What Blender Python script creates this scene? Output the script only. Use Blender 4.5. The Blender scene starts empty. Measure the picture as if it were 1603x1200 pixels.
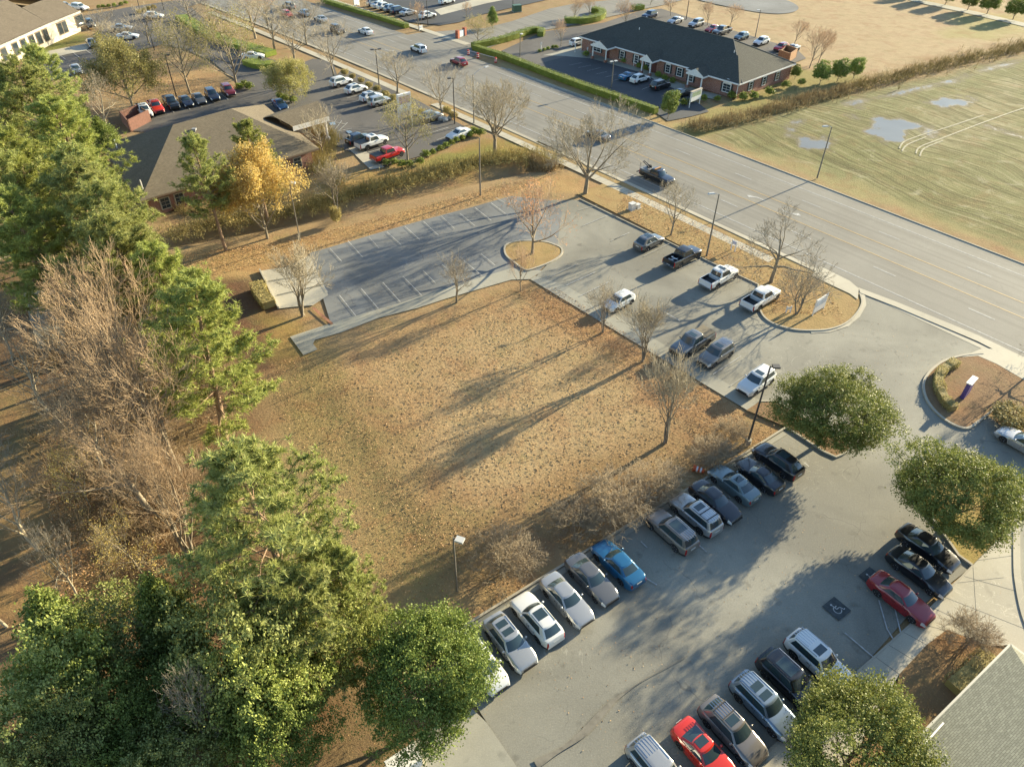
import bpy, bmesh, math, random
import numpy as np
from mathutils import Matrix, Vector

# ------------------------------------------------------------------ camera
SC = bpy.context.scene
COL = SC.collection
F_PX, PITCH, ROLL, CAM_H = 1150.0, math.radians(39.6), math.radians(-0.75), 48.0
Fv = np.array([0, math.cos(PITCH), -math.sin(PITCH)])
Xv = np.array([1.0, 0, 0]); Dv = np.cross(Fv, Xv)
X2 = math.cos(ROLL)*Xv + math.sin(ROLL)*Dv
D2 = -math.sin(ROLL)*Xv + math.cos(ROLL)*Dv
CM = np.array([X2, D2, Fv])
cam_d = bpy.data.cameras.new("camera"); cam = bpy.data.objects.new("camera", cam_d); COL.objects.link(cam)
cam_d.sensor_width = 36; cam_d.lens = F_PX/1603*36; cam_d.clip_end = 5000; cam_d.clip_start = 0.5
mw = Matrix.Identity(4)
for i in range(3):
    mw[i][0] = X2[i]; mw[i][1] = -D2[i]; mw[i][2] = -Fv[i]
mw[2][3] = CAM_H
cam.matrix_world = mw
SC.camera = cam
# ------------------------------------------------------------------ world, sun, exposure
SUN_AZ, SUN_EL = math.radians(38.2), math.radians(15.5)
w = bpy.data.worlds.new("World"); SC.world = w; w.use_nodes = True
nt = w.node_tree; bg = nt.nodes['Background']
sky = nt.nodes.new('ShaderNodeTexSky'); sky.sky_type = 'NISHITA'; sky.sun_disc = False
sky.sun_elevation = SUN_EL; sky.sun_rotation = math.pi/2 - SUN_AZ
sky.air_density = 1.0; sky.dust_density = 0.3; sky.ozone_density = 2.0
nt.links.new(sky.outputs[0], bg.inputs[0]); bg.inputs[1].default_value = 0.098
sl = bpy.data.lights.new("sun", 'SUN'); sl.energy = 5.0; sl.angle = math.radians(0.6); sl.color = (1.0, 0.87, 0.60)
so = bpy.data.objects.new("sun", sl); COL.objects.link(so)
sd = Vector((math.cos(SUN_AZ)*math.cos(SUN_EL), math.sin(SUN_AZ)*math.cos(SUN_EL), math.sin(SUN_EL)))
so.rotation_euler = sd.to_track_quat('Z', 'Y').to_euler(); so.location = (60, 60, 80)
SC.view_settings.view_transform = 'Standard'; SC.view_settings.look = 'None'
SC.view_settings.exposure = 1.67; SC.view_settings.gamma = 1
SC.render.engine = 'CYCLES'

# ------------------------------------------------------------------ geometry helpers
def at(px, py, z=0.0):
    v = CM.T @ np.array([(px-801.5)/F_PX, (py-600)/F_PX, 1.0])
    t = (z-CAM_H)/v[2]
    return float(v[0]*t), float(v[1]*t)
def proj(x, y, z):
    c = CM @ np.array([x, y, z-CAM_H])
    return 801.5+F_PX*c[0]/c[2], 600+F_PX*c[1]/c[2], c[2]
def height_of(base, ty):
    x, y = at(*base)
    lo, hi = 0.0, 40.0
    for _ in range(30):
        m = (lo+hi)/2
        if proj(x, y, m)[1] > ty: lo = m
        else: hi = m
    return lo
def pxsize(px, py, npx, z=0):
    x, y = at(px, py, z)
    return npx/F_PX*proj(x, y, z)[2]
def ang(a, b):
    A = at(*a); B = at(*b)
    return math.atan2(B[1]-A[1], B[0]-A[0])
def R(d): return math.radians(d)

def tag(o, label=None, cat=None, group=None, kind=None):
    if label: o['label'] = label
    if cat: o['category'] = cat
    if group: o['group'] = group
    if kind: o['kind'] = kind
    return o
def link(o, parent=None):
    COL.objects.link(o)
    if parent is not None: o.parent = parent
    return o
def empty(name, loc, rz=0.0, label=None, cat=None, group=None, scale=None):
    o = bpy.data.objects.new(name, None); COL.objects.link(o)
    o.location = loc; o.rotation_euler = (0, 0, rz); o.empty_display_size = .3
    if scale: o.scale = scale
    return tag(o, label, cat, group)
def copy_tree(o, parent=None):
    c = o.copy(); COL.objects.link(c)
    if parent is not None: c.parent = parent
    for ch in o.children: copy_tree(ch, c)
    return c

class MB:
    """collects polygons of one mesh"""
    def __init__(s): s.v = []; s.f = []; s.m = []; s.uv = {}
    def add(s, vs, fs, mi=0):
        b = len(s.v); s.v += [tuple(map(float, q)) for q in vs]
        for f in fs: s.f.append(tuple(b+i for i in f)); s.m.append(mi)
    def poly(s, pts, mi=0, uv=None):
        b = len(s.v); s.v += [tuple(map(float, q)) for q in pts]
        s.f.append(tuple(range(b, b+len(pts)))); s.m.append(mi)
        if uv: s.uv[len(s.f)-1] = uv
    def box(s, c, d, rz=0, mi=0, top=1.0):
        hx, hy, hz = d[0]/2, d[1]/2, d[2]/2; cs, sn = math.cos(rz), math.sin(rz)
        vs = []
        for k, zz in ((1, -hz), (top, hz)):
            for x, y in ((-hx, -hy), (hx, -hy), (hx, hy), (-hx, hy)):
                x *= k; y *= k
                vs.append((c[0]+x*cs-y*sn, c[1]+x*sn+y*cs, c[2]+zz))
        s.add(vs, [(0,3,2,1), (4,5,6,7), (0,1,5,4), (1,2,6,5), (2,3,7,6), (3,0,4,7)], mi)
    def tube(s, a, b, r0, r1=None, n=8, mi=0, caps=True):
        r1 = r0 if r1 is None else r1
        a = Vector(a); b = Vector(b); d = (b-a)
        if d.length < 1e-6: return
        d.normalize(); u = d.orthogonal().normalized(); v = d.cross(u)
        vs = [a+(u*math.cos(t)+v*math.sin(t))*r0 for t in [2*math.pi*i/n for i in range(n)]]
        vs += [b+(u*math.cos(t)+v*math.sin(t))*r1 for t in [2*math.pi*i/n for i in range(n)]]
        fs = [(i, (i+1) % n, n+(i+1) % n, n+i) for i in range(n)]
        if caps: fs += [tuple(range(n-1, -1, -1)), tuple(range(n, 2*n))]
        s.add(vs, fs, mi)
    def lathe(s, prof, n=16, axis='z', c=(0,0,0), mi=0):
        vs = []
        for r, h in prof:
            for i in range(n):
                t = 2*math.pi*i/n; x, y = r*math.cos(t), r*math.sin(t)
                p = (x, y, h) if axis == 'z' else ((x, h, y) if axis == 'y' else (h, x, y))
                vs.append((p[0]+c[0], p[1]+c[1], p[2]+c[2]))
        fs = []
        for k in range(len(prof)-1):
            for i in range(n):
                fs.append((k*n+i, k*n+(i+1) % n, (k+1)*n+(i+1) % n, (k+1)*n+i))
        fs += [tuple(range(n-1, -1, -1)), tuple(range((len(prof)-1)*n, len(prof)*n))]
        s.add(vs, fs, mi)
    def mesh(s, name, mats, smooth=None):
        me = bpy.data.meshes.new(name); me.from_pydata(s.v, [], s.f)
        for m in (mats if isinstance(mats, (list, tuple)) else [mats]): me.materials.append(m)
        if any(s.m): me.polygons.foreach_set('material_index', s.m)
        if s.uv:
            ul = me.uv_layers.new(name='UVMap')
            for fi, uvs in s.uv.items():
                for li, q in zip(me.polygons[fi].loop_indices, uvs): ul.data[li].uv = q
        if smooth is not None:
            me.polygons.foreach_set('use_smooth', [True]*len(s.f))
            me.set_sharp_from_angle(angle=math.radians(smooth))
        me.update(); return me
    def build(s, name, mats, parent=None, smooth=None):
        return link(bpy.data.objects.new(name, s.mesh(name, mats, smooth)), parent)

def np_mesh(name, V, Fa, mat, k, smooth=False):
    me = bpy.data.meshes.new(name); V = np.asarray(V, np.float32); Fa = np.asarray(Fa, np.int32)
    me.vertices.add(len(V)); me.vertices.foreach_set('co', V.ravel())
    me.loops.add(Fa.size); me.loops.foreach_set('vertex_index', Fa.ravel())
    me.polygons.add(len(Fa)); me.polygons.foreach_set('loop_start', np.arange(0, Fa.size, k, dtype=np.int32))
    if smooth: me.polygons.foreach_set('use_smooth', np.ones(len(Fa), bool))
    me.update(calc_edges=True); me.validate()
    if mat: me.materials.append(mat)
    return me

# ------------------------------------------------------------------ materials
MATS = {}
def new_mat(name):
    m = bpy.data.materials.new(name); m.use_nodes = True; MATS[name] = m
    return m, m.node_tree, m.node_tree.nodes['Principled BSDF']
def plain(name, col, rough=.6, metal=0.0, spec=.5, coat=0, noise=0.0, nscale=3.0, bump=0):
    if name in MATS: return MATS[name]
    m, t, b = new_mat(name)
    b.inputs['Base Color'].default_value = (*col, 1); b.inputs['Roughness'].default_value = rough
    b.inputs['Metallic'].default_value = metal; b.inputs['Specular IOR Level'].default_value = spec
    b.inputs['Coat Weight'].default_value = coat; b.inputs['Coat Roughness'].default_value = .04
    if noise:
        tc = t.nodes.new('ShaderNodeTexCoord'); n = t.nodes.new('ShaderNodeTexNoise')
        n.inputs['Scale'].default_value = nscale; n.inputs['Detail'].default_value = 6
        t.links.new(tc.outputs['Object'], n.inputs['Vector'])
        hs = t.nodes.new('ShaderNodeMix'); hs.data_type = 'RGBA'
        hs.inputs[6].default_value = (*[c*(1-noise) for c in col], 1); hs.inputs[7].default_value = (*[min(1, c*(1+noise)) for c in col], 1)
        mr = t.nodes.new('ShaderNodeMapRange'); mr.inputs[1].default_value = .3; mr.inputs[2].default_value = .7
        t.links.new(n.outputs[0], mr.inputs[0]); t.links.new(mr.outputs[0], hs.inputs[0]); t.links.new(hs.outputs[2], b.inputs['Base Color'])
        if bump:
            bp = t.nodes.new('ShaderNodeBump'); bp.inputs['Strength'].default_value = bump; bp.inputs['Distance'].default_value = .05
            t.links.new(n.outputs[0], bp.inputs['Height']); t.links.new(bp.outputs[0], b.inputs['Normal'])
    return m
class NT:
    """tiny node helper"""
    def __init__(s, t): s.t = t
    def n(s, kind, **kw):
        o = s.t.nodes.new('ShaderNode'+kind)
        for k, v in kw.items(): setattr(o, k, v)
        return o
    def l(s, a, b): s.t.links.new(a, b)
    def noise(s, vec, scale, detail=4, rough=.55, dist=0.0):
        o = s.n('TexNoise'); o.inputs['Scale'].default_value = scale; o.inputs['Detail'].default_value = detail
        o.inputs['Roughness'].default_value = rough; o.inputs['Distortion'].default_value = dist
        s.l(vec, o.inputs['Vector']); return o.outputs[0]
    def rng(s, v, a, b, c=0.0, d=1.0, smooth=False):
        o = s.n('MapRange'); o.inputs[1].default_value = a; o.inputs[2].default_value = b
        o.inputs[3].default_value = c; o.inputs[4].default_value = d
        if smooth: o.interpolation_type = 'SMOOTHSTEP'
        s.l(v, o.inputs[0]); return o.outputs[0]
    def math(s, op, a, b=None, clamp=False):
        o = s.n('Math', operation=op, use_clamp=clamp)
        for i, x in enumerate((a, b)):
            if x is None: continue
            if isinstance(x, (int, float)): o.inputs[i].default_value = x
            else: s.l(x, o.inputs[i])
        return o.outputs[0]
    def mix(s, f, a, b, mode='MIX'):
        o = s.n('Mix', data_type='RGBA', blend_type=mode)
        for sock, x in ((o.inputs[0], f), (o.inputs[6], a), (o.inputs[7], b)):
            if isinstance(x, (int, float)): sock.default_value = x
            elif isinstance(x, tuple): sock.default_value = (*x, 1)
            else: s.l(x, sock)
        return o.outputs[2]
    def bump(s, h, strength, dist, norm=None):
        o = s.n('Bump'); o.inputs['Strength'].default_value = strength; o.inputs['Distance'].default_value = dist
        s.l(h, o.inputs['Height'])
        if norm is not None: s.l(norm, o.inputs['Normal'])
        return o.outputs[0]
def world_vec(h):
    g = h.n('NewGeometry'); return g.outputs['Position']
def scaled(h, v, sx, sy, sz=1, rz=0.0):
    m = h.n('Mapping'); m.inputs['Scale'].default_value = (sx, sy, sz); m.inputs['Rotation'].default_value = (0, 0, rz)
    h.l(v, m.inputs['Vector']); return m.outputs[0]

ROAD_A = R(-50.3)
def asphalt(name, col, crack=.5, stain=.25, leaf=0.0, streak=0.0, speck=.12, spotleaf=0.0):
    m, t, b = new_mat(name); h = NT(t); p = world_vec(h)
    fine = h.noise(p, 9.0, 3, .7); mid = h.noise(p, .9, 5, .6); big = h.noise(p, .09, 4, .55, .6)
    c = h.mix(h.rng(big, .35, .65), tuple(x*(1-stain*.5) for x in col), tuple(min(1, x*(1+stain*.4)) for x in col))
    c = h.mix(h.rng(mid, .3, .75, 0, .35), c, tuple(x*.8 for x in col))
    c = h.mix(h.rng(fine, .3, .7, 0, speck*2), c, (0.02, 0.02, 0.02))
    lt = h.noise(p, 14.0, 2, .6); c = h.mix(h.rng(lt, .62, .72, 0, .35), c, tuple(min(1, x*1.6) for x in col))
    if streak:
        sv = scaled(h, p, 1, 1, 1, ROAD_A)      # tyre wear running along the road
        sv2 = h.n('Mapping', vector_type='TEXTURE'); sv2.inputs['Rotation'].default_value = (0, 0, ROAD_A)
        h.l(p, sv2.inputs['Vector']); sv3 = scaled(h, sv2.outputs[0], .012, 1.1, 1)
        st = h.noise(sv3, 1.0, 4, .6); c = h.mix(h.rng(st, .45, .62, 0, streak), c, tuple(x*.45 for x in col))
    if crack:
        dv = h.n('TexNoise'); dv.inputs['Scale'].default_value = .5; h.l(p, dv.inputs['Vector'])
        ad = h.n('VectorMath', operation='MULTIPLY_ADD'); h.l(dv.outputs[1], ad.inputs[0]); ad.inputs[1].default_value = (2.5, 2.5, 0); h.l(p, ad.inputs[2])
        vo = h.n('TexVoronoi', feature='DISTANCE_TO_EDGE'); vo.inputs['Scale'].default_value = .16; h.l(ad.outputs[0], vo.inputs['Vector'])
        ck = h.rng(vo.outputs[0], .0018, .0045, 1, 0); gate = h.rng(h.noise(p, .12, 2), .5, .6)
        ck = h.math('MULTIPLY', ck, gate); c = h.mix(h.math('MULTIPLY', ck, crack*.7), c, (.06, .055, .05))
        wn = h.noise(scaled(h, p, .35, .35), .5, 5, .6, 3.0)
        seam = h.rng(h.math('ABSOLUTE', h.math('SUBTRACT', wn, .5)), .002, .006, 1, 0)
        seam = h.math('MULTIPLY', seam, h.rng(h.noise(p, .05, 2), .56, .6)); c = h.mix(h.math('MULTIPLY', seam, .5), c, tuple(min(1, x*1.5) for x in col))
    # oil and damp patches
    ol = h.noise(p, .75, 3, .5); c = h.mix(h.rng(ol, .62, .74, 0, stain), c, tuple(x*.4 for x in col))
    if spotleaf:
        vl = h.n('TexVoronoi'); vl.inputs['Scale'].default_value = 2.3; h.l(p, vl.inputs['Vector'])
        d = h.math('MULTIPLY', h.rng(vl.outputs[0], .09, .12, 1, 0), h.rng(h.noise(p, .15, 3), .5, .62, .15, 1))
        c = h.mix(h.math('MULTIPLY', d, spotleaf), c, (.42, .25, .1))
    h.l(c, b.inputs['Base Color']); b.inputs['Roughness'].default_value = .85; b.inputs['Specular IOR Level'].default_value = .3
    h.l(h.bump(fine, .35, .02), b.inputs['Normal'])
    return m
M_LOT = asphalt('worn_lot_asphalt', (.268, .256, .205), .6, .55, spotleaf=.6)
M_LOTL = asphalt('old_shade_tinted_asphalt', (.20, .205, .195), .8, .5, spotleaf=.7)  # old asphalt; the blue-grey of tree shadows is put into its base colour
M_ROAD = asphalt('road_asphalt', (.255, .24, .20), .25, .2, streak=.38)
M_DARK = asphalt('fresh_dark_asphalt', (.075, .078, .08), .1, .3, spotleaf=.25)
M_BANK = asphalt('bank_lot_asphalt', (.13, .12, .105), .3, .3, spotleaf=.3)
M_CONC = asphalt('pale_concrete', (.46, .42, .32), .1, .3, speck=.05, spotleaf=.35)
M_CONC2 = asphalt('weathered_concrete', (.33, .315, .25), .3, .4, speck=.06, spotleaf=.5)
M_KERB = asphalt('kerb_concrete', (.42, .38, .29), 0, .3, speck=.08)
M_WHITE = plain('road_paint_white', (.39, .385, .355), .75, noise=.35, nscale=3)
M_FAINT = plain('worn_paint_white', (.33, .325, .29), .8, noise=.3, nscale=4)
M_YEL = plain('road_paint_yellow', (.5, .33, .11), .7, noise=.25, nscale=4)
M_PATCHD = plain('dark_paint_patch', (.045, .055, .055), .8, noise=.3, nscale=4)
M_BLUEP = plain('blue_paint_patch', (.18, .27, .36), .8, noise=.3, nscale=4)

def leafy(name, a, bcol, cgap, seed=0.0, litter=1.0, bump=.9, bark=False):
    """grass with leaf litter"""
    m, t, b = new_mat(name); h = NT(t); p = world_vec(h)
    return m, t, b, h, p
def ground_detail(h, b, base, p, litter_fac=None, orange=(.36, .19, .07)):
    """adds clumps, litter specks and low-sun relief to a ground colour"""
    n1 = h.noise(p, 3.2, 6, .72); n2 = h.noise(p, .5, 5, .6); n3 = h.noise(p, 11.0, 4, .7); n4 = h.noise(p, .07, 4, .6, .8)
    c = h.mix(h.rng(n2, .3, .7, .0, .5), base, h.mix(.5, base, (.11, .09, .035), 'MIX'))
    c = h.mix(h.rng(n4, .35, .65, 0, .35), c, h.mix(.5, c, (.40, .29, .15)))
    n5 = h.noise(p, .22, 6, .68, .7); n6 = h.noise(scaled(h, p, 1.0, 1.0), .33, 6, .7, .4)
    c = h.mix(h.rng(n5, .50, .64, 0, .5), c, h.mix(.6, c, (.25, .11, .055)))
    c = h.mix(h.rng(n6, .53, .68, 0, .45), c, h.mix(.6, c, (.17, .18, .06)))
    c = h.mix(h.rng(n1, .5, .76, 0, .36), c, h.mix(.55, c, (.05, .04, .02)))
    c = h.mix(h.rng(n3, .55, .75, 0, .4), c, h.mix(.5, c, (.5, .38, .2)))
    vl = h.n('TexVoronoi'); vl.inputs['Scale'].default_value = 3.4; h.l(p, vl.inputs['Vector'])
    vs = h.rng(vl.outputs[0], .10, .17, 1, 0)
    lc = h.n('ValToRGB'); lc.color_ramp.elements[0].color = (.20, .09, .03, 1); lc.color_ramp.elements[1].color = (.55, .36, .16, 1)
    sx = h.n('SeparateColor'); h.l(vl.outputs[1], sx.inputs[0]); h.l(sx.outputs[0], lc.inputs[0])
    fac = h.math('MULTIPLY', vs, litter_fac if litter_fac is not None else .8)
    c = h.mix(fac, c, lc.outputs[0])
    h.l(c, b.inputs['Base Color']); b.inputs['Roughness'].default_value = .95; b.inputs['Specular IOR Level'].default_value = .1
    hh = h.math('ADD', h.math('MULTIPLY', n1, 1.0), h.math('MULTIPLY', n3, .25))
    h.l(h.bump(hh, .6, .10), b.inputs['Normal'])
    return c
def leafy_mat(name, col, litter=.8):
    m, t, b = new_mat(name); h = NT(t); p = world_vec(h)
    rgb = h.n('RGB'); rgb.outputs[0].default_value = (*col, 1)
    ground_detail(h, b, rgb.outputs[0], p, litter); return m
M_ISL = leafy_mat('island_dry_grass', (.36, .25, .11), 1.0)
M_ISL2 = leafy_mat('island_brown_mulch', (.24, .15, .085), .8)
M_MULCH = leafy_mat('dark_mulch', (.09, .055, .035), .4)

def foliage(name, cols, trans=.25, rough=.55, patch=.35, spec=.35):
    """leaf material: random tint per leaf plus soft patches in the crown"""
    m, t, b = new_mat(name); h = NT(t); g = h.n('NewGeometry'); tc = h.n('TexCoord')
    cr = h.n('ValToRGB'); e = cr.color_ramp.elements
    e[0].color = (*cols[0], 1); e[1].color = (*cols[-1], 1)
    for i, c in enumerate(cols[1:-1]):
        x = e.new((i+1)/(len(cols)-1)); x.color = (*c, 1)
    oi = h.n('ObjectInfo')
    f = h.math('ADD', h.math('MULTIPLY', g.outputs['Random Per Island'], 1-patch), h.math('MULTIPLY', h.rng(h.noise(tc.outputs['Object'], .8, 3), .3, .7), patch))
    h.l(f, cr.inputs[0])
    hv = h.n('HueSaturation'); h.l(cr.outputs[0], hv.inputs['Color'])
    h.l(h.rng(oi.outputs['Random'], 0, 1, .8, 1.2), hv.inputs['Value']); h.l(h.rng(oi.outputs['Random'], 0, 1, .492, .508), hv.inputs['Hue'])
    h.l(hv.outputs[0], b.inputs['Base Color']); b.inputs['Roughness'].default_value = rough; b.inputs['Specular IOR Level'].default_value = spec
    tr = h.n('BsdfTranslucent'); h.l(hv.outputs[0], tr.inputs[0]); mx = h.n('MixShader'); mx.inputs[0].default_value = trans
    out = t.nodes['Material Output']; h.l(b.outputs[0], mx.inputs[1]); h.l(tr.outputs[0], mx.inputs[2]); h.l(mx.outputs[0], out.inputs[0])
    return m
M_OAK = foliage('oak_leaves', [(.065,.10,.02), (.165,.21,.045), (.32,.36,.09)], .25, .55, .45, .25)
M_OAK2 = foliage('yellowing_oak_leaves', [(.095,.125,.025), (.225,.26,.06), (.42,.43,.12)], .25, .55, .45, .25)
M_OLG = foliage('grey_green_leaves', [(.12,.145,.04), (.25,.28,.085), (.44,.45,.16)], .25, .55, .45, .25)
M_OLIVE = foliage('olive_leaves', [(.18,.17,.05), (.34,.31,.10), (.52,.46,.17)], .35, .6)
M_PINE = foliage('pine_needles', [(.17,.195,.04), (.33,.35,.085), (.50,.52,.175)], .3, .6, .5, .2)
M_PINE2 = foliage('pale_pine_needles', [(.18,.21,.05), (.35,.375,.11), (.52,.53,.21)], .3, .6, .5, .2)
M_MAG = foliage('magnolia_leaves', [(.14,.165,.035), (.27,.30,.07), (.44,.45,.15)], .25, .55, .45, .25)
M_CEDAR = foliage('cedar_foliage', [(.09,.12,.025), (.19,.24,.045), (.34,.39,.10)], .25, .6)
M_HEDGE = foliage('hedge_leaves', [(.10,.13,.02), (.22,.27,.04), (.40,.44,.09)], .25, .5)
M_ORANGE = foliage('amber_leaves', [(.48,.34,.09), (.74,.56,.16), (.88,.74,.30)], .45, .6)
M_RUST = foliage('rust_leaves', [(.36,.14,.07), (.55,.25,.13), (.62,.36,.2)], .4, .6)
M_BRUSH = foliage('dry_brush', [(.15,.10,.05), (.32,.23,.12), (.50,.40,.22)], .25, .8)
M_BRUSHG = foliage('weedy_brush', [(.17,.15,.05), (.36,.29,.11), (.56,.47,.2)], .25, .8)
def bark(name, a, b2):
    m, t, b = new_mat(name); h = NT(t); tc = h.n('TexCoord')
    n = h.noise(scaled(h, tc.outputs['Object'], 6, 6, 1.4), 1.5, 5, .7)
    h.l(h.mix(h.rng(n, .3, .7), a, b2), b.inputs['Base Color']); b.inputs['Roughness'].default_value = .9; b.inputs['Specular IOR Level'].default_value = .15
    h.l(h.bump(n, .6, .05), b.inputs['Normal']); return m
M_BARK = bark('grey_bark', (.16, .13, .09), (.33, .28, .2)); M_PBARK = bark('pine_bark', (.16, .10, .06), (.38, .27, .18))
M_TWIG = bark('pale_twigs', (.30, .25, .17), (.48, .42, .30)); M_TWIGR = bark('ruddy_twigs', (.40, .27, .17), (.60, .45, .30))
M_TWIGG = bark('grey_twigs', (.25, .21, .15), (.42, .37, .28))
M_TWIGW = bark('woodland_twigs', (.27, .19, .11), (.47, .34, .21))

# ------------------------------------------------------------------ ground sheet
def axis(lo, a, b, hi, fine, coarse):
    return np.concatenate([np.array([-1500, -700]) + 0*lo, np.arange(lo, a, coarse), np.arange(a, b, fine), np.arange(b, hi, coarse), np.array([700, 1600])])
gx = axis(-230, -100, 90, 260, .9, 2.6); gy = np.concatenate([[-400, -100], np.arange(-30, 10, 4), np.arange(10, 130, .8), np.arange(130, 240, 1.2), np.arange(240, 420, 5), [600, 1800]])
GX, GY = np.meshgrid(gx, gy); PX = GX.ravel(); PY = GY.ravel()
def P2(pts): return np.array([at(*q) for q in pts])
def seg_dist(ax, ay, bx, by):
    dx, dy = bx-ax, by-ay; L = dx*dx+dy*dy+1e-9
    t = np.clip(((PX-ax)*dx+(PY-ay)*dy)/L, 0, 1)
    return np.hypot(PX-ax-t*dx, PY-ay-t*dy)
def line_dist(W):
    d = np.full(PX.shape, 1e9)
    for a, b in zip(W[:-1], W[1:]): d = np.minimum(d, seg_dist(*a, *b))
    return d
def sdf(W):
    d = line_dist(np.vstack([W, W[:1]])); ins = np.zeros(PX.shape, bool)
    for (ax, ay), (bx, by) in zip(W, np.roll(W, -1, 0)):
        c = ((ay > PY) != (by > PY)) & (PX < (bx-ax)*(PY-ay)/(by-ay+1e-12)+ax); ins ^= c
    return np.where(ins, -d, d)
rs = np.random.RandomState(3)
def vnoise(scale, seed):
    r = np.random.RandomState(seed); n = 64; g = r.rand(n, n)
    x = PX/scale+1000; y = PY/scale+1000; xi = np.floor(x).astype(int); yi = np.floor(y).astype(int); fx = x-xi; fy = y-yi
    fx = fx*fx*(3-2*fx); fy = fy*fy*(3-2*fy)
    return (g[xi % n, yi % n]*(1-fx)*(1-fy)+g[(xi+1) % n, yi % n]*fx*(1-fy)+g[xi % n, (yi+1) % n]*(1-fx)*fy+g[(xi+1) % n, (yi+1) % n]*fx*fy)
C = np.tile(np.array([.33, .225, .115]), (len(PX), 1)); LIT = np.full(len(PX), .7)
def zone(poly, col, soft=3.0, wgt=1.0, lit=None, nz=2.0, seed=1, line=None):
    global C, LIT
    W = P2(poly); d = (line_dist(W)-line) if line else sdf(W)
    d = d + (vnoise(5, seed)-.5)*nz*2 + (vnoise(1.6, seed+7)-.5)*nz
    k = np.clip(.5-d/soft, 0, 1)*wgt
    C = C*(1-k[:, None]) + np.array(col)*k[:, None]
    if lit is not None: LIT = LIT*(1-k)+lit*k
# big central lawn: straw in the middle, brown leaf litter round it, mossy strip on the left
zone([(500,585),(600,520),(760,465),(835,440),(1000,545),(1170,645),(1230,672),(1000,800),(770,950),(690,930),(560,700)], (.38,.245,.12), 4, 1, .6)
zone([(640,560),(760,500),(900,520),(1010,600),(1000,700),(900,790),(760,790),(690,700)], (.42,.305,.16), 9, .8, .4, 4, 5)
zone([(800,455),(870,450),(1040,560),(1170,650),(1100,690),(950,560)], (.35,.195,.09), 4, .8, 1, 2, 6)
zone([(420,560),(520,560),(620,740),(740,850),(700,960),(560,900),(500,760),(440,650)], (.245,.185,.075), 5, .95, .6, 2, 8)
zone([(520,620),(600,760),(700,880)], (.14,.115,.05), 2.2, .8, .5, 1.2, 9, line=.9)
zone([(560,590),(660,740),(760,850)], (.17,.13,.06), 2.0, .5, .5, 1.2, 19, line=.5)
zone([(700,840),(1000,690),(1180,650),(1230,680),(1000,800),(780,940)], (.25,.16,.075), 3, .8, .8, 2, 10)  # brown litter by the kerb, with shade painted into the soil colour
# pine mulch and leaf floor on the left
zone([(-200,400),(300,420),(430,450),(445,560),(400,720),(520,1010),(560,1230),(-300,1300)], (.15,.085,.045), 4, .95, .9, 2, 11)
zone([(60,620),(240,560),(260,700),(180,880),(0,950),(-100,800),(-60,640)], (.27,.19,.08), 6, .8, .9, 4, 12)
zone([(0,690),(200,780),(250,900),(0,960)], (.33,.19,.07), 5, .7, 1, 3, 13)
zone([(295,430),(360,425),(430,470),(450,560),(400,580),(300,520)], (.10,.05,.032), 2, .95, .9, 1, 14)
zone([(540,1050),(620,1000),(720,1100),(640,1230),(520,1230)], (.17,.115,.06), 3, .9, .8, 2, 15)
# strip between ditch and left lot, orange leaves
zone([(270,400),(480,370),(900,262),(930,300),(800,300),(480,395),(420,420),(410,430),(300,440)], (.43,.28,.12), 2, .95, 1, 1, 16)
zone([(900,270),(960,285),(1240,415),(1300,450),(1180,445),(915,312)], (.40,.25,.12), 2, .9, 1, 1.5, 17)
zone([(410,490),(470,500),(500,545),(450,570),(420,560)], (.30,.20,.06), 2, .9, .8, 1, 18)
# bank lawn and green patches
zone([(430,285),(560,262),(640,260),(780,215),(850,240),(560,310),(450,330)], (.38,.24,.08), 2.5, .95, .9, 1.5, 19)
zone([(640,255),(760,218),(830,235),(700,262)], (.19,.20,.045), 3, .85, .4, 2, 20)
zone([(740,212),(900,262),(840,250)], (.36,.22,.07), 2, .8, .9, 1, 21)
zone([(70,85),(200,60),(330,120),(240,160),(100,150)], (.42,.27,.125), 4, .9, .9, 2, 22)
zone([(40,82),(120,50),(140,60),(70,90)], (.15,.20,.04), 2, .9, .2, 1, 23)
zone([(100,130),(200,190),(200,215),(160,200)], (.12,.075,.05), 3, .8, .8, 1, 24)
# road verges
zone([(735,85),(1070,212),(1110,225),(1060,190),(760,80)], (.38,.27,.12), 2, .9, .5, 1, 25)
zone([(1050,195),(1110,215),(1300,290),(1603,400),(1603,370),(1340,260),(1100,190)], (.31,.275,.12), 2, .95, .3, 1, 26)
# dry tan field at the back right
zone([(1010,40),(1060,-60),(2300,-80),(2300,60),(1603,60),(1400,110),(1290,118)], (.43,.32,.185), 4, 1, .15, 3, 27)
zone([(1500,20),(1603,20),(1603,60),(1480,60)], (.30,.29,.09), 5, .6, .1, 3, 28)
zone([(1245,110),(1350,118),(1330,150),(1090,215),(1070,190)], (.27,.24,.08), 3, .9, .2, 2, 29)
# pale muddy field
FIELD = [(1110,212),(1200,180),(1330,150),(1500,110),(1603,88),(2300,-10),(2600,500),(1800,470),(1603,388),(1340,282)]
zone(FIELD, (.225,.225,.10), 2.5, 1, .05, 1.2, 30)
zone([(1130,205),(1250,190),(1400,240),(1603,340),(1603,380),(1340,270)], (.20,.195,.075), 5, .6, .05, 3, 31)
zone([(1380,200),(1480,150),(1603,120),(1603,200),(1480,240)], (.31,.285,.16), 5, .7, .05, 3, 32)
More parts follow.
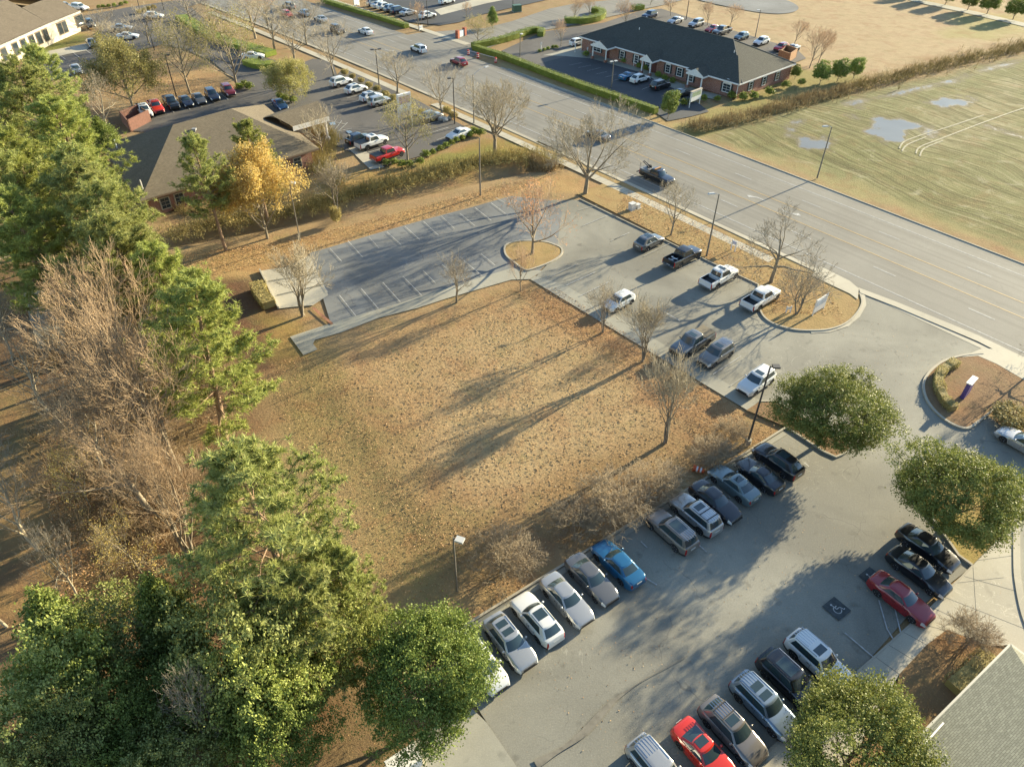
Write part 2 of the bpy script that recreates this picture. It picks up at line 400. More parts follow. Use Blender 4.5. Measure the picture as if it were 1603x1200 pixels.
# asphalt areas get neutral soil below
WET = np.zeros(len(PX))
def wetz(poly, soft=2.5, wgt=1.0, nz=4.0, seed=50, line=None):
    global WET
    W = P2(poly); d = (line_dist(W)-line) if line else sdf(W)
    d = d + (vnoise(3.5, seed)-.5)*nz + (vnoise(1.2, seed+3)-.5)*nz*.5
    WET = np.maximum(WET, np.clip(.5-d/soft, 0, 1)*wgt)
wetz([(1372,188),(1410,182),(1440,195),(1420,222),(1380,222),(1365,205)], seed=51)
wetz([(1450,158),(1500,148),(1530,158),(1525,168),(1480,168)], seed=52)
wetz([(1262,218),(1290,214),(1310,226),(1290,236),(1260,228)], seed=53)
wetz([(1225,190),(1250,186),(1232,212)], seed=54, wgt=.9)
wetz([(1330,162),(1480,128),(1603,92)], seed=55, line=.9, wgt=.85, nz=2)
wetz([(1430,190),(1470,205),(1450,212)], seed=56, wgt=.8)
wetz([(1540,195),(1603,215)], seed=57, line=.6, wgt=.7)
wetz([(1320,175),(1345,168),(1340,185)], seed=58, wgt=.8)
# relief
Z = -.03-.05*vnoise(2.2, 70)-.05*vnoise(6, 71)
def ditch(pts, width, depth):
    global Z
    d = line_dist(P2(pts)); Z = Z-depth*np.exp(-(d/width)**2)
ditch([(250,375),(420,345),(560,318),(700,285),(800,262),(870,250)], 2.0, 1.15)
ditch([(1085,205),(1200,170),(1330,140),(1450,105),(1603,70),(1900,10)], 1.8, .8)
near = (PY < 300) & (np.abs(PX) < 300)
nxv, nyv = len(gx), len(gy)
idx = np.arange(nxv*nyv).reshape(nyv, nxv)
Q = np.stack([idx[:-1, :-1], idx[:-1, 1:], idx[1:, 1:], idx[1:, :-1]], -1).reshape(-1, 4)
gm, gt, gb = new_mat('ground_surface'); h = NT(gt); p = world_vec(h)
ac = h.n('Attribute', attribute_name='soil'); al = h.n('Attribute', attribute_name='extra')
sepe = h.n('SeparateColor'); h.l(al.outputs['Color'], sepe.inputs[0])
gc = ground_detail(h, gb, ac.outputs['Color'], p, sepe.outputs[0])
# plough lines in the muddy field
mp = h.n('Mapping', vector_type='TEXTURE'); mp.inputs['Rotation'].default_value = (0, 0, R(-57)); h.l(p, mp.inputs['Vector'])
dn = h.n('TexNoise'); dn.inputs['Scale'].default_value = .035; dn.inputs['Detail'].default_value = 2; h.l(p, dn.inputs['Vector'])
mv = h.n('VectorMath', operation='MULTIPLY_ADD'); h.l(dn.outputs[1], mv.inputs[0]); mv.inputs[1].default_value = (0, 16, 0); h.l(mp.outputs[0], mv.inputs[2])
rows = h.noise(scaled(h, mv.outputs[0], .035, 1.25), 1.0, 4, .65)
fm = sepe.outputs[2]
c2 = h.mix(h.math('MULTIPLY', h.rng(rows, .48, .62, 0, .85), fm), gc, (.10, .09, .04))
mot = h.noise(p, .28, 6, .7, .5); c2 = h.mix(h.math('MULTIPLY', h.rng(mot, .48, .66, 0, .6), fm), c2, (.12, .115, .045)); c2 = h.mix(h.math('MULTIPLY', h.rng(mot, .30, .44, .55, 0), fm), c2, (.42, .38, .25))
c2 = h.mix(h.math('MULTIPLY', h.rng(rows, .28, .42, .5, 0), fm), c2, (.46, .41, .26))
fine_rows = h.noise(scaled(h, mv.outputs[0], .16, 3.2), 1.0, 5, .7)
c2 = h.mix(h.math('MULTIPLY', h.rng(fine_rows, .54, .66, 0, .6), fm), c2, (.11, .12, .035))
c2 = h.mix(h.math('MULTIPLY', h.rng(fine_rows, .34, .44, .5, 0), fm), c2, (.44, .36, .19))
wn = h.noise(p, 1.1, 5, .65)
wetf = h.rng(h.math('ADD', sepe.outputs[1], h.math('MULTIPLY', h.math('SUBTRACT', wn, .5), .9)), .58, .82)
wetf = h.math('MULTIPLY', wetf, h.rng(sepe.outputs[1], .02, .1))
mud = h.rng(h.math('ADD', sepe.outputs[1], h.math('MULTIPLY', h.math('SUBTRACT', wn, .5), 1.3)), .22, .55)
c2 = h.mix(h.math('MULTIPLY', h.math('MULTIPLY', mud, h.rng(sepe.outputs[1], .02, .2)), .75), c2, (.19, .165, .11))
c2 = h.mix(wetf, c2, (.17, .165, .14)); h.l(c2, gb.inputs['Base Color'])
h.l(h.rng(wetf, 0, 1, .95, .3), gb.inputs['Roughness']); h.l(h.rng(wetf, 0, 1, .1, .32), gb.inputs['Specular IOR Level'])
bn = [n for n in gt.nodes if n.type == 'BUMP'][0]; h.l(h.rng(wetf, 0, 1, .9, .02), bn.inputs['Strength'])
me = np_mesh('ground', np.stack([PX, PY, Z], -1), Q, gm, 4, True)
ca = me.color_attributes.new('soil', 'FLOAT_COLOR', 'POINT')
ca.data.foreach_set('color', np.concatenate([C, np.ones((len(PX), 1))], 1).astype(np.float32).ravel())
fmask = np.clip(.5-sdf(P2(FIELD))/3, 0, 1)
cb = me.color_attributes.new('extra', 'FLOAT_COLOR', 'POINT')
cb.data.foreach_set('color', np.stack([LIT, WET, fmask, np.ones(len(PX))], 1).astype(np.float32).ravel())
tag(link(bpy.data.objects.new('ground', me)), kind='structure')

# ------------------------------------------------------------------ flat sheets, kerbs, markings
LAY = [0.0121]
def sheet(name, pts, mat, z=None, world=False):
    if z is None: z = LAY[0]; LAY[0] += .0023
    W = pts if world else [at(*q) for q in pts]
    a = sum(W[i][0]*W[(i+1) % len(W)][1]-W[(i+1) % len(W)][0]*W[i][1] for i in range(len(W)))
    if a < 0: W = W[::-1]
    bm = bmesh.new(); f = bm.faces.new([bm.verts.new((q[0], q[1], z)) for q in W])
    bm.normal_update(); bmesh.ops.triangulate(bm, faces=[f], ngon_method='EAR_CLIP')
    if abs(sum(q.calc_area() for q in bm.faces)-abs(a)/2) > .5: print('BADPOLY', name, pts[:3])
    for f in bm.faces:
        f.normal_update()
        if f.normal.z < 0: f.normal_flip()
    me = bpy.data.meshes.new(name); bm.to_mesh(me); me.materials.append(mat)
    return tag(link(bpy.data.objects.new(name, me)), kind='structure')
def offset_line(W, off):
    out = []
    for i, q in enumerate(W):
        a = W[max(i-1, 0)]; b = W[min(i+1, len(W)-1)]
        d = Vector((b[0]-a[0], b[1]-a[1])).normalized(); out.append((q[0]-d.y*off, q[1]+d.x*off))
    return out
def strip(name, pts, width, h0, h1, mat, closed=False, world=False, side=0.0):
    """raised strip (kerb) following a polyline"""
    W = pts if world else [at(*q) for q in pts]
    if closed: W = W+[W[0]]
    A = offset_line(W, width/2+side); B = offset_line(W, -width/2+side)
    if closed:
        m0 = ((A[0][0]+A[-1][0])/2, (A[0][1]+A[-1][1])/2); A[0] = A[-1] = m0
        m1 = ((B[0][0]+B[-1][0])/2, (B[0][1]+B[-1][1])/2); B[0] = B[-1] = m1
    mb = MB(); n = len(W)
    vs = [(*q, h0) for q in A]+[(*q, h1) for q in A]+[(*q, h1) for q in B]+[(*q, h0) for q in B]
    fs = []
    for i in range(n-1):
        for k in range(3): fs.append((k*n+i, k*n+i+1, (k+1)*n+i+1, (k+1)*n+i))
    if not closed: fs += [(0, n, 2*n, 3*n), (n-1, 4*n-1, 3*n-1, 2*n-1)]
    mb.add(vs, fs); o = mb.build(name, mat); bm = bmesh.new(); bm.from_mesh(o.data); bmesh.ops.recalc_face_normals(bm, faces=bm.faces); bm.to_mesh(o.data); bm.free()
    return tag(o, kind='structure')
def smooth_line(pts, n=5, closed=False):
    """Catmull-Rom through pixel points"""
    P = [np.array(q, float) for q in pts]; out = []
    N = len(P)
    for i in range(N if closed else N-1):
        g = (lambda k: P[k % N]) if closed else (lambda k: P[min(max(k, 0), N-1)])
        p0, p1, p2, p3 = g(i-1), g(i), g(i+1), g(i+2)
        for j in range(n):
            t = j/n
            out.append(tuple(.5*((2*p1)+(-p0+p2)*t+(2*p0-5*p1+4*p2-p3)*t*t+(-p0+3*p1-3*p2+p3)*t**3)))
    if not closed: out.append(tuple(P[-1]))
    return out
# --- the road, laid out along its own direction
U = np.array([math.cos(ROAD_A), math.sin(ROAD_A)]); Nn = np.array([-math.sin(ROAD_A), math.cos(ROAD_A)])
def rd(s, n):
    k = -.0003*min(s+55, 0)**2
    q = U*s+Nn*(n+k); return float(q[0]), float(q[1])
def road_strip(name, s0, s1, n0, n1, mat, z=None, step=8):
    ss = list(np.arange(s0, s1, step))+[s1]
    return sheet(name, [rd(s, n0) for s in ss]+[rd(s, n1) for s in ss[::-1]], mat, z, True)
def lines(name, segs, width, mat, z, world=False):
    mb = MB()
    for a, b in segs:
        A = Vector(a if world else at(*a)); B = Vector(b if world else at(*b)); d = (B-A).normalized(); o = Vector((-d.y, d.x))*width/2
        mb.poly([(*(A-o), z), (*(B-o), z), (*(B+o), z), (*(A+o), z)])
    return tag(mb.build(name, mat), kind='structure')
road_strip('road', -330, 140, 81.9, 103.4, M_ROAD, .02)
# side road beyond the junction and the lane into the bank
sheet('side_road', [(690,78),(737,92),(752,80),(800,62),(850,48),(905,38),(1000,16),(1040,8),(1100,-8),(1100,-14),(1000,-4),(900,6),(860,14),(800,34),(760,44),(655,52),(600,62),(640,70)], M_ROAD, .032)
road_strip('gutter', -330, -92, 81.2, 81.9, M_KERB, .03); road_strip('gutter', -86, 140, 81.2, 81.9, M_CONC, .03)
road_strip('gutter', -128, 140, 103.4, 103.9, M_CONC2, .03)
mk = .036
def rline(name, n, w, mat, s0=-330, s1=140, gaps=()):
    mb = MB(); ss = list(np.arange(s0, s1, 6))
    for a in ss:
        b = min(a+6, s1)
        if any(g0 < a < g1 for g0, g1 in gaps): continue
        mb.poly([(*rd(a, n-w/2), mk), (*rd(b, n-w/2), mk), (*rd(b, n+w/2), mk), (*rd(a, n+w/2), mk)])
    return tag(mb.build(name, mat), kind='structure')
J = ((-160, -126),)
rline('edge_line', 84.2, .14, M_WHITE, gaps=((-135, -112),)); rline('edge_line', 100.95, .14, M_WHITE, gaps=J)
rline('centre_line', 91.1, .12, M_YEL, gaps=((-152, -118),)); rline('centre_line', 94.45, .12, M_YEL, gaps=((-152, -118),))
mb = MB()
for k in range(-26, 11):
    for n, off in ((97.5, -38.6), (88.1, -34.0)):
        s = off+12.19*k
        if -152 < s < -118: continue
        mb.poly([(*rd(s, n-.07), mk), (*rd(s+3.05, n-.07), mk), (*rd(s+3.05, n+.07), mk), (*rd(s, n+.07), mk)])
tag(mb.build('lane_dashes', M_WHITE), kind='structure')
def arrow(s, n, flip):
    """left-turn arrow painted on the centre lane"""
    pts = [(-1.1,-.07),(.2,-.07),(.75,.35),(.75,.05),(1.5,.55),(.75,1.0),(.75,.68),(.05,.12),(-1.1,.12)]
    mb = MB(); W = [rd(s+flip*a*1.1, n+flip*(b-.3)*1.05) for a, b in pts]
    for tri in ((0,1,7,8),(1,2,6,7),(3,4,5)): mb.poly([(*W[i], mk) for i in tri])
    return tag(mb.build('turn_arrow', M_WHITE), kind='structure')
for q, fl in (((1182,312),-1),((1238,332),1)):
    w2 = np.array(at(*q)); arrow(float(w2@U), 92.7, fl)
for px_, fl in ((592,82),1),: 
    w2 = np.array(at(*px_)); arrow(float(w2@U), 92.7, fl)
# kerbs of the road
def rkerb(n, s0, s1): return strip('kerb', [rd(s, n) for s in np.arange(s0, s1+.1, 6)], .18, 0, .13, M_KERB, world=True)
rkerb(104.0, -126, 140); rkerb(81.1, -114, -36)
road_strip('pavement', -118, -38, 78.3, 79.9, M_CONC, .055); road_strip('grass_verge', -118, -40, 79.9, 81.02, M_ISL, .065); road_strip('grass_verge', -73, -37.5, 72.75, 78.3, M_ISL, .052)
mb = MB()
for s in np.arange(-117, -39, 1.5): mb.poly([(*rd(s, 78.3), .06), (*rd(s+.035, 78.3), .06), (*rd(s+.035, 79.9), .06), (*rd(s, 79.9), .06)])
tag(mb.build('pavement_joint', M_PATCHD), kind='structure')
# --- upper lot (old bay with tree shade in its colour and the paler bay beside the road)
UP = [(484,396),(520,386),(608,360),(664,344),(740,324),(800,307),(860,313),(909,313),(1070,392),(1187,447),(1190,480)]
sheet('parking_lot', [(484,396),(520,386),(608,360),(664,344),(740,324),(800,307),(860,313),(880,330),(870,400),(838,430),(800,422),(756,434),(660,464),(628,475),(558,495),(518,507)], M_LOTL)
EDR = [(1350,475),(1340,492),(1323,507),(1298,516),(1268,518),(1240,516),(1210,507),(1193,493)]
sheet('parking_lot', [(909,313),(1070,392),(1195,450),(1193,493),(1210,507),(1240,516),(1268,518),(1298,516),(1323,507),(1340,492),(1350,475),(1344,455),(1400,474),(1530,529),(1603,567),(1603,592),(1538,553),(1508,556),(1477,565),(1454,582),(1444,602),(1449,626),(1467,649),(1491,666),(1514,671),(1545,650),(1700,760),(1700,830),(1603,800),(1590,800),(1560,850),(1522,886),(1420,965),(1347,1047),(1160,1213),(1040,1330),(860,1330),(809,1200),(762,1130),(683,1010),(772,952),(1000,812),(1231,669),(1290,706),(1335,700),(1215,628),(1190,627),(1170,642),(1028,556),(838,434),(870,400),(880,330),(860,313)], M_LOT)
sheet('walkway', [(838,432),(886,447),(943,481),(1040,540),(1143,603),(1190,627),(1170,642),(1028,556.6),(829.8,437)], M_CONC2)
sheet('walkway', [(518,506),(558,494),(628,474),(660,463),(756,433),(800,420),(850,424),(829,437),(800,438),(700,467),(654,482),(592,498),(535,520),(493,532),(490,538),(497,547),(475,556),(454,527),(484,517)], M_CONC2)
sheet('concrete_pad', [(407,424),(448,418),(484,400),(508,448),(514,462),(490,478),(463,480),(436,483)], M_CONC)
lines('pad_joint', [((420,441),(497,428)),((433,463),(506,446))], .12, M_PATCHD, .1)
strip('pad_edge', [(407,424),(436,483)], .15, 0, .3, M_CONC)
kz = .14
strip('kerb', [(907,313),(1070,392),(1187,447)], .16, 0, .15, M_KERB, side=.1)
lines('brick_edging', [((490,482),(520,508))], .35, plain('brick_edging', (.32,.15,.08), .9, noise=.3), .08)
# entrance island
ISL1 = smooth_line([(1187,447),(1186,470),(1193,493),(1210,507),(1240,516),(1268,518),(1298,516),(1323,507),(1340,492),(1349,475),(1346,461)], 4)
sheet('grass_island', ISL1+[(1330,450),(1300,436),(1282,427),(1240,413),(1215,402),(1192,420)], M_ISL, .068)
strip('kerb', ISL1, .2, 0, .16, M_KERB)
sheet('kerb_ramp', [(1346,456),(1354,463),(1356,478),(1346,496),(1328,511),(1300,520),(1270,522),(1268,518.5),(1298,516.5),(1323,507.5),(1340,492.5),(1349,475.5),(1344,460)], M_CONC, .06)
sheet('kerb_ramp', [(1284,418),(1330,441),(1344,453),(1342,470),(1330,461),(1296,445),(1270,432)], M_CONC, .135)
sheet('driveway_gutter', [(1344,451),(1400,472),(1530,525),(1603,560),(1603,572),(1530,535),(1400,480),(1346,459)], M_CONC, .09)
# round island left
ISL2 = smooth_line([(790,388),(792,400),(803,410),(822,423),(836,421),(862,411),(878,400),(879,390),(868,384),(850,379),(815,378),(797,382)], 3, True)
sheet('grass_island', ISL2, M_ISL, .12); strip('kerb', ISL2, .22, 0, .17, M_KERB, closed=True)
# peninsula with the oak at the middle of the lots
sheet('grass_island', [(1168,643),(1190,629),(1215,630),(1333,698),(1322,708),(1308,715),(1290,706),(1231,669)], M_ISL2, .12)
strip('kerb', [(1190,629),(1215,629),(1333,697),(1330,704),(1322,710),(1308,716),(1290,708),(1232,670)], .2, 0, .17, M_KERB)
strip('kerb', [(683,1008),(772,952),(1000,812),(1103,750),(1231,669)], .2, 0, .15, M_KERB)
strip('gutter', [(683,1012),(772,956),(1000,816),(1103,753),(1225,676)], .45, .0, .056, M_CONC2, side=-.25)
# right-hand island with the low hedge
ISL3 = smooth_line([(1538,554),(1508,557),(1477,566),(1455,583),(1445,602),(1450,626),(1467,648),(1491,665),(1514,671),(1532,660)], 4)
sheet('grass_island', ISL3+[(1560,640),(1640,680),(1700,640),(1603,592)], M_ISL2, .11)
strip('kerb', ISL3, .25, 0, .17, M_KERB)
sheet('pavement', [(1538,546),(1560,548),(1603,570),(1700,625),(1700,645),(1603,596),(1560,571),(1530,558),(1505,560)], M_CONC, .125)
strip('kerb', [(1532,660),(1562,636),(1603,658),(1680,700)], .2, 0, .16, M_KERB)
# lower right: planter, broad walk, bed
sheet('planter', [(1430,780),(1455,800),(1500,868),(1522,884),(1556,850),(1575,822),(1588,790),(1560,760),(1500,745),(1440,755)], leafy_mat('green_gold_litter', (.34,.26,.08), .8), .11)
strip('kerb', [(1425,775),(1460,812),(1500,870),(1521,885)], .2, 0, .17, M_KERB)
sheet('broad_walk', [(1347,1047),(1429,973),(1457,950),(1491,914),(1522,886),(1556,851),(1575,823),(1590,792),(1620,770),(1800,900),(1800,1150),(1603,1060),(1582,1010),(1545,1012),(1481,987),(1450,1010),(1407,1056),(1390,1085),(1300,1250),(1040,1420),(1000,1360),(1160,1213)], M_CONC, .12)
strip('kerb', [(1150,1222),(1347,1047),(1429,974),(1457,951),(1522,886)], .16, 0, .135, M_KERB, side=-.02)
lines('walk_joint', [((1378,1070),(1347,1047)),((1407,1056),(1368,1028)),((1428,1033),(1388,1009)),((1450,1010),(1411,989)),((1480,988),(1429,974)),((1560,1000),(1457,951)),((1603,985),(1474,934)),((1570,905),(1491,914)),((1603,930),(1505,902)),((1590,870),(1530,878)),((1530,1007),(1522,886))], .03, M_PATCHD, .127)
strip('kerb', smooth_line([(1588,800),(1590,830),(1590,870),(1592,910),(1603,965),(1625,1020)], 4), .5, .0, .2, M_CONC)
sheet('side_drive', [(1596,800),(1594,830),(1595,870),(1597,910),(1608,965),(1630,1020),(1900,1100),(1900,820),(1700,770)], M_CONC2, .13)
BED = [(1481,987),(1545,1012),(1582,1020),(1560,1060),(1500,1100),(1450,1150),(1390,1220),(1340,1220),(1400,1085),(1407,1056),(1450,1010)]
sheet('planting_bed', BED, leafy_mat('bed_leaves', (.25,.15,.07), 1.0), .17)
sheet('concrete_drive', [(762,1131),(809,1200),(860,1330),(560,1330),(590,1215),(622,1178),(690,1132),(740,1110)], M_CONC2, .07)
# far-left slab seen through the thicket
sheet('concrete_pad', [(36,458),(96,452),(104,545),(60,550)], M_CONC2)
# bank lot
sheet('parking_lot', [(440,112),(490,92),(520,96),(528,118),(543,103),(590,125),(655,158),(745,208),(700,232),(612,258),(600,262),(548,238),(520,226),(500,190),(470,140)], M_BANK)
sheet('parking_lot', [(205,186),(240,172),(380,137),(440,112),(475,140),(500,185),(470,190),(415,185),(300,215),(208,205)], M_BANK)
sheet('parking_lot', [(40,88),(140,70),(165,35),(230,18),(255,70),(200,84),(165,108),(80,126)], M_BANK)
sheet('parking_lot', [(230,18),(300,12),(330,40),(330,60),(400,85),(470,108),(520,92),(520,97),(440,125),(385,140),(330,95),(290,78),(255,70)], M_BANK)
sheet('lane', [(130,25),(200,12),(280,0),(330,-20),(360,-10),(300,10),(240,28),(200,40),(150,40)], M_BANK)
sheet('walkway', [(545,232),(560,226),(602,262),(580,266)], M_CONC)
road_strip('pavement', -210, -126, 77.6, 79.2, M_CONC, .05)
sheet('walkway', [(40,88),(130,70),(150,65),(135,80),(60,95)], M_CONC, .11)
# far car lot across the junction
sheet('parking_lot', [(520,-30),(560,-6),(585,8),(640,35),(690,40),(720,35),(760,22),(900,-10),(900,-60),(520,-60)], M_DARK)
sheet('walkway', [(690,24),(760,6),(830,-8),(830,-14),(740,0),(680,16)], M_CONC)
road_strip('pavement', -250, -146, 108.2, 110.0, M_CONC, .06)
# dark forecourt of the brick building
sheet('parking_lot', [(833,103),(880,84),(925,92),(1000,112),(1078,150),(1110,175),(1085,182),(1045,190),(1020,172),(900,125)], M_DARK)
sheet('lane', [(785,80),(850,50),(945,36),(1000,18),(1035,14),(1060,22),(1040,50),(920,80),(833,103)], M_BANK)
sheet('lane', [(1035,14),(1060,22),(1248,78),(1262,92),(1240,100),(1160,80),(1040,50)], M_BANK)
sheet('walkway', [(873,82),(905,68),(920,80),(1000,106),(1090,140),(1130,150),(1120,156),(1078,150),(1000,113),(925,92),(880,88),(850,87)], M_CONC2)
sheet('cul_de_sac', smooth_line([(1150,-12),(1200,-6),(1235,2),(1250,12),(1243,19),(1220,22),(1190,20),(1155,14),(1100,2),(1060,-12),(1000,-40)], 3)+[(1000,-60),(1150,-50)], M_LOTL)
sheet('dirt_track', [(1430,3),(1500,18),(1603,42),(1800,80),(1800,72),(1603,36),(1500,12),(1430,-2)], M_CONC2, .03)
sheet('dirt_track', [(1340,-30),(1430,3),(1430,-2),(1360,-34)], M_CONC2, .03)
# parking bay markings
wz = .105
lines('bay_lines', [((517,390),(535,410)),((545,378),(567.6,403)),((606,364),(628.4,384.4)),((634,355),(657,376)),((663,347.4),(686.6,369.4)),((720,335),(743.6,354.4)),((744,326),(769,346)),((769,318.4),(794.4,337.6)),((531.6,463),(557,495)),((565.6,452.4),(592.4,484)),((599.4,443),(627,473.6)),((631,433.6),(660,463)),((723,406),(755,433)),((753,398),(775,416)),((498,436),(513,458))], .085, M_WHITE, wz)
lines('bay_lines', [((578,372),(594,390)),((691,339),(712,359)),((662,424),(682,444)),((692,415),(712,432)),((776,310),(790,318))], .09, M_FAINT, wz)
lines('bay_lines', [((886.7,447.5),(931.7,426.7)),((912.5,354.2),(950.8,338.3)),((1115.8,586.7),(1160,558.3)),((1038,488),(1064,503)),((961,376),(985,365)),((908,464),(955,441))], .10, M_WHITE, wz)
lines('bay_lines', [((1008,402),(1048,382)),((1058,425),(1096,407)),((1121,453),(1153,437)),((862,434),(905,414)),((1143,605),(1190,572)),((957,378),(975,369)),((905,330),(935,322)),((1130,690),(1200,650))][:7], .09, M_FAINT, wz)
lines('bay_lines', [((1321.9,991),(1366.7,1029.2)),((1375,940),(1388,985)),((1400,953),(1409,990)),((1388,985),(1397,1000)),((1094,853.7),(1105.7,864.4)),((1010,905),(1028,916)),((1259,725),(1266,731)),((1003,848),(1013,858))], .09, M_WHITE, wz)
def dab(q, rz):
    c = Vector(at(*q)); cs, sn = math.cos(rz), math.sin(rz)
    W = [(c.x+x*cs-y*sn, c.y+x*sn+y*cs) for x, y in ((-.75,-.75),(.75,-.75),(.75,.75),(-.75,.75))]
    sheet('paint_patch', W, M_PATCHD, .10, True)
    mb = MB(); T = lambda x, y: (c.x+x*cs-y*sn, c.y+x*sn+y*cs, .108)
    def seg(a, b, w=.07):
        a = Vector(a); b = Vector(b); d = (b-a).normalized(); o = Vector((-d.y, d.x))*w/2
        mb.poly([T(*(a-o)), T(*(b-o)), T(*(b+o)), T(*(a+o))])
    prev = None
    for k in range(10):                     # wheel of the wheelchair symbol
        t = R(-20-26*k); p2 = (.30*math.cos(t)-.05, .30*math.sin(t)-.12)
        if prev: seg(prev, p2)
        prev = p2
    seg((-.08,.30),(-.05,-.05)); seg((-.05,-.05),(.28,-.05)); seg((.28,-.05),(.40,-.38)); seg((.40,-.38),(.52,-.34)); seg((-.07,.14),(.18,.14))
    mb.poly([T(-.08+.09*math.cos(R(a)), .42+.09*math.sin(R(a))) for a in range(0, 360, 45)])
    tag(mb.build('accessible_bay_symbol', M_WHITE), kind='structure')
dab((1309,953), R(126-90)); dab((1365,905), R(126-90))
lines('bay_lines', [((518.5,144.3),(538,139)),((543,154.8),(565,149)),((553,161),(574,154)),((583,172),(615,163.5)),((674,209),(702,200.5)),((684,220),(704,213)),((664,197),(690,190)),((571,241),(596,234)),((515,190),(541,195)),((519,208),(551,202)),((527,187),(515,205)),((535,190),(522,207)),((544,193),(530,206))], .12, M_WHITE, wz)
lines('bay_lines', [((69,88),(83,98)),((89,83),(103,94)),((110,79.5),(124,90.5)),((130,76),(144,86)),((82,118),(93,125)),((100,111),(115,120.5)),((130,112),(136,117)),((263,169),(273,177)),((300,160),(317,168)),((326,156),(337,162)),((346,148),(358,157)),((287,163),(298,172))], .12, M_WHITE, wz)
lines('bay_lines', [((891,103),(911,99)),((905,107),(925,103)),((919,112),(940,107)),((933,117),(950,113)),((947,122),(965,117)),((960,127),(980,122)),((1005,141),(1023,134)),((1110,36),(1120,30)),((1143,52),(1150,47))], .10, M_FAINT, wz)
sheet('paint_patch', [(541,206),(548,205),(552,208),(546,210)], M_BLUEP, .11); sheet('paint_patch', [(516,193),(524,192),(526,196),(517,197)], M_BLUEP, .11)
# stain running down the lower lot
DS = [at(*q) for q in smooth_line([(838,1196),(880,1172),(915,1145),(955,1102),(985,1080),(1012,1062),(1045,1044),(1076,1027)], 4)]
DA, DB = [], []
for i_, q_ in enumerate(DS):
    wd_ = .05+.42*math.exp(-((i_-9)/4.5)**2)+(.5*math.exp(-(i_/2.5)**2)); d_ = Vector(DS[min(i_+1, len(DS)-1)])-Vector(DS[max(i_-1, 0)]); d_.normalize()
    DA.append((q_[0]-d_.y*wd_*.5, q_[1]+d_.x*wd_*.5)); DB.append((q_[0]+d_.y*wd_*.6, q_[1]-d_.x*wd_*.6))
sheet('damp_streak', DA+DB[::-1], plain('damp_asphalt', (.17,.155,.12), .85, noise=.25, nscale=2), .104, True)
# tyre ruts in the muddy field
M_RUT = plain('wet_rut', (.29,.265,.17), .8, noise=.3, nscale=1.5)
for pts in ([(1408,232),(1415,222),(1440,212),(1480,200),(1540,180)],[(1434,240),(1440,230),(1470,218),(1530,195),(1600,170),(1700,140)],[(1412,236),(1421,226),(1450,214)],[(1440,244),(1447,232),(1476,220)]):
    strip('tyre_track', smooth_line(pts, 5), .26, -.2, -.012, M_RUT)
# ------------------------------------------------------------------ vehicles
PAINTS = {}
def paint(name, col, metal=.0, rough=.28):
    if name not in PAINTS: PAINTS[name] = plain('car_paint_'+name, col, rough, metal, .5, coat=.8)
    return PAINTS[name]
for nm, c, mt in (('white',(.66,.66,.62),0),('silver',(.42,.42,.40),.5),('grey',(.15,.15,.145),.45),('warmgrey',(.21,.19,.165),.45),('black',(.010,.011,.013),0),('navy',(.02,.035,.07),.2),
                  ('red',(.42,.012,.012),0),('maroon',(.26,.014,.018),.1),('blue',(.018,.12,.24),.25),('tealgrey',(.15,.20,.205),.45),('darkblue',(.02,.07,.17),.2),('steelblue',(.22,.28,.33),.5),('brightred',(.55,.03,.015),0)):
    paint(nm, c, mt)
M_GLASS = plain('tinted_glass', (.03,.05,.054), .04, 0, .9)
M_TRIM = plain('black_trim', (.018,.018,.018), .55); M_TYRE = plain('tyre_rubber', (.02,.02,.02), .85)
M_RIM = plain('alloy_rim', (.48,.48,.47), .3, .8); M_CHROME = plain('chrome', (.65,.65,.65), .15, 1)
M_HEAD = plain('headlamp_lens', (.62,.64,.62), .12, .2, .8); M_TAIL = plain('tail_lamp_lens', (.32,.012,.012), .2, 0, .6)
M_PLATE = plain('number_plate', (.6,.6,.56), .5); M_BED = plain('truck_bed_liner', (.03,.03,.032), .7); M_TONNEAU = plain('tan_bed_cover', (.17,.14,.09), .85, noise=.15)
